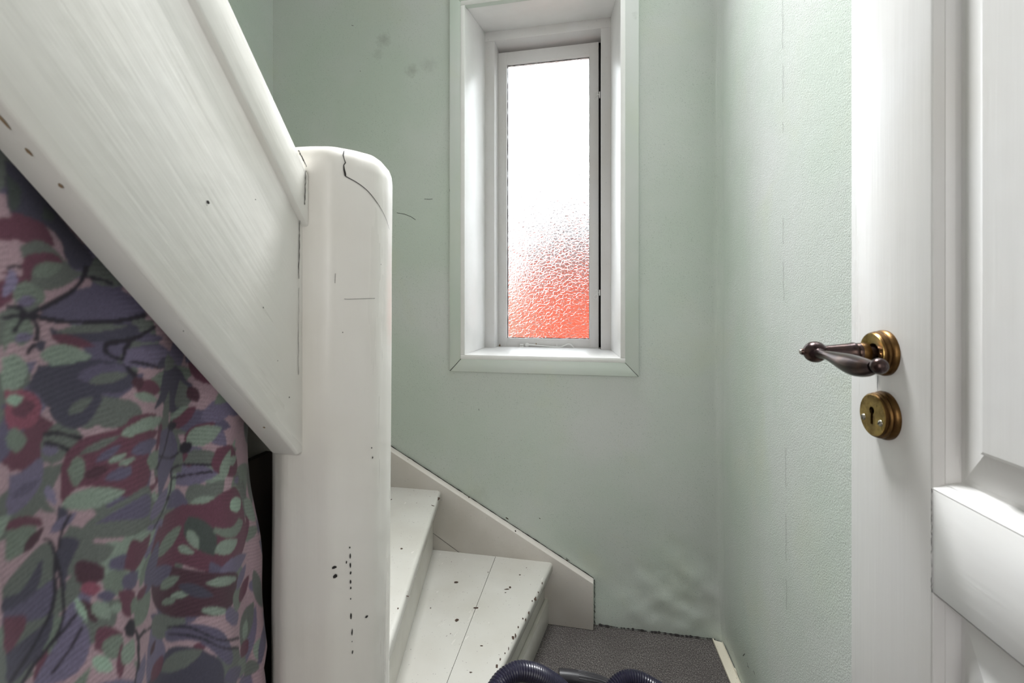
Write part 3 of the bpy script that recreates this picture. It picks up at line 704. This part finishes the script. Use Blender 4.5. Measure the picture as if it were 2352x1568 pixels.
from_bm('plate_face', bm, m_brass, plate)
bm = bmesh.new(); bm.faces.new([bm.verts.new(kp(a, b, 0.0025)) for a, b in key]); from_bm('keyhole', bm, m_dark, plate)
for sgn in (-1, 1):
    c = kp(sgn * 0.0138, -0.0052, 0)
    k = lathe_mesh('screw', [(0.0034, 0.0124), (0.0032, 0.0131), (0.0022, 0.0140), (0, 0.0142)], c, dn, m_screw, plate, n=20)
    a_ = 0.6 if sgn > 0 else 1.9; t_ = (dd * math.cos(a_) + cU * math.sin(a_))
    bm = bmesh.new(); bm_ribbon(bm, [c + dn * 0.0142 - t_ * 0.0026, c + dn * 0.0142 + t_ * 0.0026], dn, 0.0009, 0.0001); from_bm('screw_slot', bm, m_dark, k)

# ------------------------------------------------------------------ curtain
def curtain():
    X0 = -0.392
    Vs = lambda px, py: (lambda p: (p.y, p.z))(onx(px, py, X0))
    ys = np.concatenate([np.linspace(-0.78, 0.17, 260, endpoint=False), np.linspace(0.17, 0.505, 330)])
    zs = np.concatenate([np.linspace(0.012, 0.52, 150, endpoint=False), np.linspace(0.52, 1.56, 820), np.linspace(1.565, 2.35, 60)])
    Y, Z = np.meshgrid(ys, zs)
    pal = {k: np.array(srgb(*v)[:3]) for k, v in dict(
        pink=(186, 158, 168), rose=(150, 86, 106), plum=(112, 68, 86), dplum=(84, 54, 68), slate=(104, 98, 124), dslate=(78, 76, 94), lav=(142, 134, 166),
        green=(126, 138, 128), ggrey=(112, 118, 114), lgreen=(146, 162, 150), mint=(164, 190, 172), dgreen=(78, 86, 84), stem=(48, 43, 56), lavs=(122, 114, 142)).items()}
    col = np.empty(Y.shape + (3,)); col[:] = pal['pink']
    hatch = np.zeros(Y.shape)
    def fill(poly, c, al=1.0):
        P = np.array(poly, float); r0, r1 = np.searchsorted(zs, P[:, 1].min()), np.searchsorted(zs, P[:, 1].max()); c0, c1 = np.searchsorted(ys, P[:, 0].min()), np.searchsorted(ys, P[:, 0].max())
        if r1 <= r0 or c1 <= c0: return
        y, z = Y[r0:r1, c0:c1], Z[r0:r1, c0:c1]; ins = np.zeros(y.shape, bool); n = len(P)
        for i in range(n):
            (xa, ya), (xb_, yb_) = P[i], P[(i + 1) % n]
            if ya == yb_: continue
            m = ((ya > z) != (yb_ > z)) & (y < (xb_ - xa) * (z - ya) / (yb_ - ya) + xa); ins ^= m
        sub = col[r0:r1, c0:c1]; sub[ins] = sub[ins] * (1 - al) + pal[c] * al
    def leafpoly(x1, y1, x2, y2, wd, n=10):
        d = np.array((x2 - x1, y2 - y1), float); L = np.hypot(*d) + 1e-9; nn = np.array((-d[1], d[0])) / L
        t = np.linspace(0, 1, n); h = np.sin(np.pi * t ** 0.85) ** 0.8 * wd * 0.5; base = np.array((x1, y1)) + t[:, None] * d
        return np.vstack([base + nn * h[:, None], (base - nn * h[:, None])[::-1]])
    def smoothpoly(p, m=4):
        p = list(p); q = spline(p + p[:1], m); return [tuple(a) for a in q]
    def stem(pl, wd, T, c='stem'):
        q = np.array(spline(pl, 6)); d = np.gradient(q, axis=0); nn = np.stack([-d[:, 1], d[:, 0]], 1) / (np.hypot(d[:, 0], d[:, 1])[:, None] + 1e-9)
        n = len(q); tp = wd * 0.5 * (0.75 + 0.5 * np.abs(np.sin(np.linspace(0, 5, n))))[:, None]
        fill([T(*a) for a in np.vstack([q + nn * tp, (q - nn * tp)[::-1]])], c)
    # random ground of overlapping leaves, everywhere
    rg = random.Random(11)
    for _ in range(4200):
        y, z = rg.uniform(-0.8, 0.52), rg.uniform(0, 2.3); a = rg.uniform(-0.9, 0.9) + (1.57 if rg.random() < 0.4 else 0); L = rg.uniform(0.02, 0.075)
        
        fill(leafpoly(y, z, y + L * math.cos(a), z + L * math.sin(a), L * rg.uniform(0.3, 0.6)), rg.choice(['plum', 'slate', 'ggrey', 'green', 'ggrey', 'lavs', 'lgreen', 'plum', 'pink', 'ggrey', 'slate', 'pink', 'lavs']))
    for view, (ox, oy, s), items in PRINT:
        T = lambda x, y: Vs(ox + x / s, oy + y / s)
        for it in items:
            if it[0] == 'L': fill([T(*p) for p in leafpoly(*it[1:6])], it[6])
            elif it[0] == 'P': fill([T(*p) for p in smoothpoly(it[2:])], it[1])
            elif it[0] == 'S': stem(it[2:], it[1], T)
    for _ in range(2):
        pad = np.pad(col, ((1, 1), (1, 1), (0, 0)), 'edge')
        col = 0.5 * col + 0.125 * (pad[:-2, 1:-1] + pad[2:, 1:-1] + pad[1:-1, :-2] + pad[1:-1, 2:])
    # streaky print: each colour is brushed with paler and darker hatching
    rs = np.random.RandomState(3)
    st = 1 + 0.10 * np.sin(Z * 1500 + 30 * np.sin(Y * 14)) * (np.sin(Y * 60 + Z * 35) > 0) + 0.06 * rs.standard_normal(Y.shape)
    lum = col.mean(axis=2); st = np.where(lum < 0.035, 1, st)
    col *= 0.88 * st[..., None]
    # folds
    ph = 62 * Y + 2.2 * np.sin(3.1 * Z) + 0.8 * np.sin(9 * Y)
    drop = np.clip((1.75 - Z) / 1.2, 0.15, 1.2)
    X = X0 + drop * (0.008 * np.sin(ph) + 0.005 * np.sin(ph * 0.43 + 1.0)) + 0.003 * np.sin(40 * Z + 25 * Y)
    X += 0.008 * np.exp(-((Y - 0.20) / 0.10) ** 2) * np.clip((1.15 - Z) / 0.6, 0, 1)
    # right edge: swings away from the post as it hangs, curling in
    E = sorted([(Vs(px, py)[1], Vs(px, py)[0]) for px, py in ((593, 1010), (600, 1080), (607, 1180), (616, 1280), (623, 1400), (623, 1480), (612, 1530), (622, 1600))])
    edge = np.interp(Z, [e[0] for e in E], [e[1] for e in E])
    sc_ = (edge + 0.78) / (0.505 + 0.78)
    Yd = -0.78 + (Y + 0.78) * np.where(Y > 0.30, 1 + (sc_ - 1) * np.clip((Y - 0.30) / 0.205, 0, 1) ** 1.5, 1.0)
    Yd = np.minimum(Yd, edge)
    cr = np.clip((Y - 0.47) / 0.035, 0, 1); X -= 0.016 * cr ** 2
    ztop = zl(A1, Yd) + 0.075
    ok = Z <= np.minimum(ztop + 0.004, 2.34)
    nr, ncol = Y.shape; co = np.stack([X, Yd, Z], 2).reshape(-1, 3)
    idx = np.arange(nr * ncol).reshape(nr, ncol)
    q = np.stack([idx[:-1, :-1], idx[:-1, 1:], idx[1:, 1:], idx[1:, :-1]], 2).reshape(-1, 4)
    keep = ok.reshape(-1)[q].all(axis=1); q = q[keep]
    used = np.unique(q); mp = -np.ones(nr * ncol, int); mp[used] = np.arange(len(used)); q = mp[q]; co = co[used]; cl = col.reshape(-1, 3)[used]
    me = bpy.data.meshes.new('curtain')
    me.vertices.add(len(co)); me.vertices.foreach_set('co', co.astype(np.float32).ravel())
    me.loops.add(q.size); me.loops.foreach_set('vertex_index', q.astype(np.int32).ravel())
    me.polygons.add(len(q)); me.polygons.foreach_set('loop_start', (np.arange(len(q)) * 4).astype(np.int32))
    me.update(calc_edges=True); me.validate()
    ca = me.color_attributes.new('print', 'FLOAT_COLOR', 'POINT')
    ca.data.foreach_set('color', np.hstack([np.clip(cl, 0, 1), np.ones((len(cl), 1))]).astype(np.float32).ravel())
    o = link('understair_curtain', me, m_curtain, None, smooth=True)
    thing(o, 'floral printed curtain in plum, grey green and mauve hanging under the sloping stair board', 'curtain')
def Pq(c, *f): return ('P', c) + tuple(zip(f[::2], f[1::2]))
def Sq(wd, *f): return ('S', wd) + tuple(zip(f[::2], f[1::2]))
def Lq(x1, y1, x2, y2, wd, c): return ('L', x1, y1, x2, y2, wd, c)
PRINT = [
 ('middle', (0, 600, 1.62), [
  Pq('slate', 470, 325, 560, 305, 610, 315, 640, 345, 560, 390, 480, 385), Pq('ggrey', 640, 330, 700, 400, 640, 410, 610, 380), Pq('dslate', 620, 400, 740, 430, 780, 470, 700, 560, 620, 500),
  Pq('ggrey', 380, 400, 440, 380, 510, 400, 480, 450, 400, 440), Pq('slate', 500, 260, 600, 280, 560, 300, 480, 290), Pq('dslate', 130, 400, 260, 380, 340, 420, 200, 540, 140, 500),
  Pq('ggrey', 240, 500, 330, 470, 390, 500, 500, 520, 520, 570, 400, 600, 300, 620), Lq(440, 640, 590, 570, 45, 'plum'), Lq(440, 655, 560, 600, 30, 'lgreen')]),
 ('upper', (0, 380, 3.014), [
  Pq('dslate', 0, -40, 150, 60, 300, 250, 450, 420, 640, 630, 560, 720, 420, 640, 380, 520, 250, 420, 0, 330), Pq('dgreen', 0, 60, 90, 160, 60, 300, 0, 300), Pq('dgreen', 260, 280, 340, 350, 300, 390, 240, 360),
  Pq('plum', 10, 320, 130, 360, 260, 420, 330, 560, 200, 530, 60, 520), Pq('ggrey', 60, 560, 200, 520, 330, 580, 420, 660, 480, 720, 560, 740, 430, 830, 260, 870, 160, 830, 90, 640),
  Pq('plum', 80, 690, 130, 620, 320, 610, 410, 680, 330, 670, 180, 690, 160, 800, 110, 780), Lq(165, 750, 400, 690, 110, 'green'), Pq('dslate', 420, 640, 470, 590, 580, 600, 640, 660, 570, 720, 480, 715),
  Pq('slate', 220, 1040, 430, 920, 520, 860, 700, 830, 860, 880, 980, 1000, 900, 1060, 500, 1100, 300, 1080), Pq('lav', 0, 720, 50, 740, 60, 830, 10, 900, -30, 900), Pq('green', 40, 860, 120, 800, 270, 880, 250, 960, 130, 920, 60, 960),
  Lq(70, 950, 210, 930, 80, 'lavs'), Pq('green', 0, 1060, 120, 1040, 210, 1110, 200, 1200, 120, 1250, 40, 1220, -20, 1300), Lq(60, 1200, 220, 1180, 70, 'lavs'),
  Pq('dslate', 330, 1120, 500, 1150, 880, 1090, 910, 1180, 650, 1220, 400, 1200), Lq(380, 1150, 870, 1110, 60, 'ggrey'), Lq(350, 1180, 680, 1255, 80, 'plum'), Lq(270, 1310, 665, 1325, 160, 'lgreen'),
  Pq('dslate', 210, 1250, 270, 1205, 315, 1225, 285, 1290), Pq('dslate', 260, 1380, 480, 1380, 650, 1340, 800, 1360, 900, 1400, 850, 1568, 200, 1568), Lq(560, 1470, 900, 1400, 120, 'slate'), Lq(640, 1500, 890, 1440, 80, 'ggrey'),
  Pq('lgreen', -30, 1330, 90, 1310, 170, 1400, 110, 1520, -30, 1568),
  Sq(34, 0, 970, 90, 985, 150, 1035, 200, 1070, 240, 1130, 235, 1220), Sq(36, 150, 1035, 300, 970, 480, 870, 560, 780, 590, 690), Sq(30, 150, 1035, 100, 1090, 60, 1155), Sq(30, -20, 1060, 150, 1035, 350, 1070, 540, 1085, 800, 1075, 990, 1030),
  Sq(20, 570, 775, 680, 785, 770, 820), Sq(32, 1055, 1110, 900, 1200, 760, 1230, 740, 1280, 800, 1330, 900, 1350, 1055, 1385), Sq(32, 900, 1190, 860, 1280, 870, 1380, 940, 1460), Sq(24, -10, 715, 40, 695, 80, 700), Lq(160, 1305, 240, 1220, 40, 'stem')]),
 ('lower_left', (0, 900, 2.348), [
  Pq('rose', -20, -10, 120, -10, 205, 50, 190, 130, 120, 190, -20, 190), Lq(10, 110, 170, 60, 90, 'plum'), Lq(-20, 50, 95, 30, 60, 'mint'), Pq('plum', 70, 205, 150, 200, 205, 235, 180, 330, 60, 400, -20, 420, -20, 320), Lq(-40, 250, 95, 260, 130, 'green'),
  Pq('ggrey', 220, 220, 310, 165, 400, 180, 450, 250, 380, 300, 300, 380, 200, 370, 180, 300), Lq(185, 315, 310, 310, 60, 'lavs'), Sq(22, 205, 230, 300, 220, 370, 235, 450, 250), Sq(22, 200, 275, 280, 280, 370, 315),
  Pq('dslate', 260, 110, 300, 0, 560, 0, 500, 150, 400, 200, 300, 160), Lq(380, 120, 520, 30, 60, 'ggrey'), Pq('ggrey', 560, 60, 700, 40, 770, 120, 640, 190, 540, 180),
  Pq('plum', 310, 420, 350, 330, 450, 250, 620, 200, 775, 120, 790, 300, 775, 480, 640, 560, 500, 510, 400, 520, 320, 590), Pq('green', 350, 420, 400, 350, 445, 370, 440, 450, 390, 510), Lq(420, 340, 640, 230, 40, 'ggrey'), Lq(560, 380, 660, 330, 35, 'lgreen'), Lq(610, 390, 710, 350, 30, 'lgreen'),
  Lq(715, 305, 765, 290, 25, 'lgreen'), Lq(540, 470, 710, 400, 60, 'slate'), Lq(500, 380, 640, 280, 40, 'slate'), Lq(640, 235, 775, 170, 55, 'lgreen'), Lq(440, 460, 570, 400, 60, 'dplum'), Lq(320, 610, 640, 530, 115, 'lgreen'),
  Pq('lavs', -20, 440, 60, 420, 190, 350, 190, 480, 100, 600, -20, 650), Lq(0, 560, 180, 470, 60, 'slate'), Pq('ggrey', 200, 390, 265, 470, 220, 480, 230, 580, 300, 640, 250, 650, 190, 620, 175, 540, 195, 470), Lq(220, 500, 290, 610, 60, 'lav'),
  Pq('ggrey', 400, 790, 480, 680, 600, 600, 775, 500, 800, 700, 640, 780), Pq('slate', 500, 710, 620, 620, 775, 540, 775, 660, 600, 690), Pq('dslate', 305, 605, 370, 650, 310, 705),
  Pq('plum', -10, 690, 100, 665, 200, 680, 215, 720, 100, 725, -10, 745), Pq('green', -10, 745, 120, 715, 190, 740, 150, 850, 80, 880, -10, 900), Lq(110, 865, 235, 725, 60, 'dplum'),
  Pq('dslate', 320, 780, 430, 800, 385, 950, 365, 1080, 320, 950), Lq(270, 760, 410, 650, 60, 'lavs'), Pq('ggrey', -20, 1050, 100, 930, 250, 810, 310, 900, 320, 1100, 260, 1250, 150, 1400, -20, 1480), Pq('slate', -20, 1190, 200, 1080, 310, 1020, 300, 1180, 150, 1240, -20, 1260),
  Pq('dslate', -20, 1110, 120, 1060, 240, 900, 200, 1080, -20, 1180), Pq('plum', -20, 1210, 130, 1210, 100, 1300, -20, 1400), Pq('dslate', -20, 1400, 200, 1280, 300, 1200, 250, 1350, 100, 1500, -20, 1568), Pq('lavs', 300, 1350, 420, 1240, 465, 1300, 440, 1430, 350, 1540, 180, 1590, 150, 1570),
  Sq(18, 230, 790, 280, 810, 320, 900, 350, 1030, 355, 1180, 300, 1320, 150, 1480, 60, 1590), Sq(18, 310, 900, 315, 1080, 270, 1220, 150, 1390, -10, 1560), Sq(14, 430, 1180, 330, 1300, 200, 1430, 100, 1540), Sq(12, 440, 1260, 360, 1390, 260, 1520), Sq(16, 380, 650, 340, 750, 330, 850),
  Lq(450, 900, 600, 830, 110, 'ggrey'), Pq('dplum', 410, 960, 440, 905, 550, 940, 540, 1020, 440, 1035), Pq('green', 540, 1020, 590, 960, 665, 955, 650, 1070, 570, 1085), Pq('slate', 580, 900, 660, 870, 670, 950, 580, 950), Pq('plum', 650, 950, 680, 800, 740, 800, 790, 850, 720, 960),
  Lq(650, 1060, 740, 960, 90, 'slate'), Lq(440, 1065, 540, 1055, 80, 'rose'), Lq(445, 1120, 505, 1240, 70, 'dplum'), Lq(415, 1110, 465, 1240, 40, 'mint'), Lq(500, 1130, 570, 1220, 90, 'lgreen'), Lq(515, 1105, 610, 1090, 60, 'slate'), Pq('plum', 620, 1070, 720, 1070, 690, 1200, 640, 1190),
  Lq(585, 1185, 635, 1130, 50, 'lgreen'), Lq(690, 1190, 790, 1070, 70, 'green'), Pq('plum', 480, 1380, 500, 1280, 560, 1260, 630, 1300, 550, 1340, 530, 1400), Lq(530, 1430, 620, 1300, 110, 'green'), Lq(465, 1430, 560, 1490, 90, 'mint'), Lq(590, 1540, 620, 1340, 45, 'plum'), Lq(615, 1460, 695, 1320, 80, 'lgreen'),
  Pq('stem', 635, 1270, 680, 1220, 720, 1230, 690, 1310, 650, 1310), Sq(20, 700, 1280, 725, 1320, 715, 1450, 690, 1580), Sq(16, 725, 1320, 790, 1275), Lq(700, 1600, 780, 1400, 60, 'lavs')]),
 ('right', (300, 800, 2.0425), [
  Pq('lavs', -20, 0, 190, 5, 250, 60, 180, 90, -20, 80), Sq(14, -10, 60, 80, 75, 150, 90), Lq(130, 90, 190, 40, 50, 'dslate'), Lq(20, 180, 165, 190, 85, 'plum'), Lq(15, 215, 150, 240, 45, 'lgreen'), Lq(10, 180, 60, 140, 60, 'dplum'), Pq('ggrey', 180, 20, 240, 60, 200, 100, 170, 70),
  Pq('dslate', 180, 110, 260, 80, 330, 140, 300, 200, 200, 240, 130, 280, 165, 200), Pq('ggrey', 290, 140, 370, 190, 360, 250, 280, 260), Lq(350, 170, 400, 240, 60, 'dplum'), Pq('ggrey', 190, 300, 200, 250, 230, 200, 240, 330, 200, 350),
  Lq(-20, 340, 150, 305, 40, 'plum'), Lq(-20, 390, 190, 320, 70, 'lgreen'), Lq(-20, 440, 160, 380, 55, 'plum'), Lq(-20, 490, 150, 420, 60, 'slate'), Lq(60, 560, 160, 470, 70, 'green'), Pq('plum', -20, 520, 60, 530, 70, 600, -20, 660), Pq('plum', 120, 480, 170, 350, 190, 380, 150, 460),
  Lq(265, 365, 395, 260, 75, 'plum'), Lq(250, 330, 365, 255, 30, 'lgreen'), Pq('slate', 180, 380, 260, 370, 305, 450, 260, 540, 180, 640, 140, 700, 130, 560), Lq(340, 420, 475, 325, 60, 'plum'), Lq(350, 430, 500, 345, 85, 'lgreen'), Lq(235, 365, 300, 345, 45, 'stem'), Lq(315, 475, 380, 425, 50, 'stem'),
  Sq(9, 250, 370, 200, 470, 120, 560), Sq(9, 320, 470, 250, 505, 150, 500), Pq('ggrey', 250, 570, 330, 530, 460, 520, 470, 460, 380, 460, 330, 520), Lq(270, 600, 475, 545, 50, 'lavs'), Sq(10, 240, 600, 250, 560, 330, 530, 470, 520), Sq(10, 240, 600, 330, 580, 450, 550), Sq(10, 250, 580, 215, 680, 80, 800), Sq(8, 225, 680, 110, 840),
  Pq('plum', 480, 440, 560, 420, 600, 500, 560, 560, 480, 560, 450, 520), Lq(480, 590, 550, 440, 45, 'lgreen'), Lq(530, 510, 595, 465, 35, 'lgreen'), Lq(555, 590, 600, 560, 30, 'lavs'), Lq(320, 700, 455, 630, 110, 'ggrey'), Lq(340, 712, 445, 665, 35, 'lgreen'), Lq(75, 800, 215, 640, 65, 'lavs'), Pq('slate', 240, 660, 290, 645, 330, 710, 280, 730, 200, 740),
  Pq('plum', 190, 770, 300, 720, 400, 700, 480, 640, 560, 610, 605, 680, 610, 850, 560, 940, 480, 990, 400, 960, 410, 1020, 270, 990, 140, 1010, 160, 880), Lq(330, 770, 430, 940, 120, 'dgreen'), Lq(165, 975, 300, 815, 65, 'green'), Lq(330, 830, 372, 920, 45, 'lgreen'), Lq(288, 915, 362, 940, 40, 'lgreen'), Lq(432, 925, 545, 850, 65, 'lgreen'), Lq(505, 715, 595, 660, 65, 'mint'), Lq(425, 830, 595, 760, 90, 'green'), Lq(420, 800, 560, 740, 60, 'plum'),
  Lq(450, 1030, 620, 910, 75, 'lavs'), Pq('dplum', 140, 1020, 260, 1010, 420, 1020, 560, 1010, 540, 1130, 460, 1210, 380, 1230, 250, 1250, 150, 1180), Lq(140, 1100, 270, 1010, 90, 'slate'), Lq(400, 1075, 560, 1030, 45, 'lgreen'), Lq(375, 1205, 495, 1190, 40, 'lgreen'), Lq(205, 1120, 305, 1055, 50, 'green'), Lq(260, 1155, 355, 1125, 32, 'lgreen'), Lq(210, 1190, 290, 1165, 32, 'green'), Lq(300, 1100, 430, 1130, 60, 'dslate'),
  Lq(470, 1230, 570, 1195, 90, 'lavs'), Lq(545, 1190, 580, 1060, 65, 'green'), Lq(580, 1150, 640, 1010, 40, 'plum'), Lq(560, 1090, 620, 960, 40, 'lavs'), Lq(-10, 1030, 95, 860, 65, 'plum'), Lq(45, 1120, 115, 940, 42, 'green'), Lq(95, 1160, 165, 890, 80, 'slate'), Lq(5, 1300, 135, 1130, 85, 'green'), Lq(25, 1175, 105, 1105, 40, 'plum'), Lq(130, 1340, 260, 1250, 115, 'ggrey'),
  Pq('slate', 220, 1320, 330, 1270, 450, 1290, 490, 1400, 450, 1440, 350, 1350, 230, 1370), Pq('dslate', 170, 1500, 230, 1400, 330, 1380, 420, 1420, 440, 1500, 420, 1590, 80, 1590), Lq(185, 1510, 365, 1385, 75, 'ggrey'), Lq(110, 1560, 200, 1430, 60, 'plum'),
  Sq(12, -10, 1300, 20, 1350, 10, 1500), Sq(10, 20, 1345, 130, 1300), Sq(11, 230, 1300, 330, 1290, 430, 1330, 550, 1310), Sq(11, 230, 1330, 350, 1330, 440, 1365, 540, 1355), Lq(105, 1435, 155, 1360, 24, 'dplum'),
  Lq(535, 1490, 585, 1380, 65, 'green'), Lq(555, 1400, 615, 1310, 50, 'plum'), Lq(585, 1320, 620, 1220, 32, 'lgreen'), Pq('lavs', 480, 1580, 560, 1500, 640, 1470, 650, 1580), Lq(440, 1520, 560, 1440, 70, 'slate')]),
]
curtain()

# ------------------------------------------------------------------ things on the floor
# vacuum hose: ribbed, hanging over the first tread and looping on the carpet
hp = [onz(1060, 1700, 0.24), onz(1118, 1618, 0.250), onz(1150, 1566, 0.262), onz(1183, 1543, 0.266), onz(1217, 1543, 0.255), onz(1254, 1558, 0.225), onz(1296, 1590, 0.16), onz(1330, 1640, 0.08), onz(1360, 1680, 0.03),
      onz(1385, 1630, 0.05), onz(1405, 1585, 0.075), onz(1432, 1561, 0.09), onz(1462, 1559, 0.09), onz(1496, 1575, 0.075), onz(1545, 1610, 0.035), onz(1600, 1680, 0.024)]
hp = [np.array(p) for p in hp]
rough = spline(hp, 60); L = [0.0]
for a, b in zip(rough, rough[1:]): L.append(L[-1] + float(np.linalg.norm(b - a)))
PITCH = 0.0062; n = int(L[-1] / PITCH) * 4; samp = np.linspace(0, L[-1], n)
R_ = np.array(rough); path = np.stack([np.interp(samp, L, R_[:, i]) for i in range(3)], 1)
rad = [0.0212 - (0.0022 if (i % 4) in (2,) else (0.0008 if (i % 4) in (1, 3) else 0)) for i in range(n)]
hose = tube('vacuum_hose', [Vector(p) for p in path], rad, m_hose, None, n=20)
thing(hose, 'dark ribbed vacuum cleaner hose looping over the first tread onto the carpet', 'hose')
# smooth nozzle lying beside it
np_ = spline([tuple(onz(1284, 1553, 0.062)) + (0.0195,), tuple(onz(1315, 1556, 0.060)) + (0.0195,), tuple(onz(1350, 1562, 0.055)) + (0.019,), tuple(onz(1392, 1573, 0.045)) + (0.017,), tuple(onz(1450, 1605, 0.03)) + (0.016,), tuple(onz(1500, 1660, 0.024)) + (0.016,)], 10)
WD = thing(empty('vacuum_nozzle', onz(1350, 1600, 0.0)), 'smooth black vacuum cleaner nozzle lying on the grey carpet between hose loops', 'nozzle')
nz = tube('nozzle_tube', [Vector(p[:3]) for p in np_], [p[3] for p in np_], m_wand, WD, n=24)
g0 = [Vector(p[:3]) for p in np_[14:34]]; 
for a in range(7):
    q = -0.9 + a * 0.3; off = Vector((0, -math.sin(q) * 0.3, 0))
    tube('grip_rib', [p + (cU * math.cos(q) + cF * math.sin(q)) * (np_[14 + i][3] - 0.0002) for i, p in enumerate(g0)], 0.0012, m_wand, nz, n=8)
# loose trim strips by the right wall
def strip(name, pl, pr, label, lip=True, z=0.004):
    p = [onz(*q, z) for q in (pl[0], pl[1], pr[1], pr[0])]; o = empty(name, Vector((p[0].x, p[0].y, 0))); thing(o, label, 'trim', 'loose trim strips by the wall')
    dn_ = Vector((0, 0, 0.0035))
    b = solid('strip_board', [q - dn_ for q in p], [q for q in p], m_strip, o, bevel=0.0006, seg=1)
    if lip:
        w_ = (p[3] - p[0]).normalized() * 0.004
        solid('strip_lip', [p[0], p[1], p[1] + w_, p[0] + w_], [q + Vector((0, 0, 0.005)) for q in (p[0], p[1], p[1] + w_, p[0] + w_)], m_strip, o, bevel=0.0008, seg=1)
        solid('strip_lip', [p[3] - w_ * 0.6, p[2] - w_ * 0.6, p[2], p[3]], [q + Vector((0, 0, 0.003)) for q in (p[3] - w_ * 0.6, p[2] - w_ * 0.6, p[2], p[3])], m_strip, o, bevel=0.0008, seg=1)
    return o
strip('trim_strip', ((1636, 1468), (1700, 1622)), ((1660, 1475), (1725, 1622)), 'loose cream plastic trim strip with raised edges lying on carpet by the corner')
strip('trim_strip', ((1686, 1532), (1722, 1600)), ((1691, 1535), (1733, 1600)), 'thin narrow cream offcut tucked between the wider trim strip and the wall', False, 0.006)

# ------------------------------------------------------------------ outside the window
G = structure(box('ground', (-14, D + 0.6, -0.35), (14, 26, -0.30), m_pave, bevel=0))
def hb(px, py, Y): return ony(px, py, Y)
H = empty('brick_outhouse', (0.6, 8.0, -0.3)); thing(H, 'blurred orange brick outhouse with dark roof seen through the obscure glass', 'building')
x0, x1 = hb(1180, 700, 8).x, hb(1700, 700, 8).x; zt = hb(1250, 630, 8).z; zr = hb(1250, 470, 9.6).z
box('wall', (x0, 8.0, -0.30), (x1, 11.0, zt), m_brick, H, 0.01)
solid('roof', [(x0 - 0.25, 7.75, zt), (x0 - 0.25, 11.2, zt), (x0 - 0.25, 9.5, zr)], [(x1 + 0.25, 7.75, zt), (x1 + 0.25, 11.2, zt), (x1 + 0.25, 9.5, zr)], m_roof, H, bevel=0.01)
x2 = hb(900, 700, 8.6).x; zp = hb(1150, 640, 8.6).z
gw = box('garden_wall', (x2, 8.6, -0.30), (x0 - 0.05, 8.8, zp), m_pale, None, 0.01)
thing(gw, 'blurred pale garden wall beside the orange outhouse seen through obscure glass', 'wall')
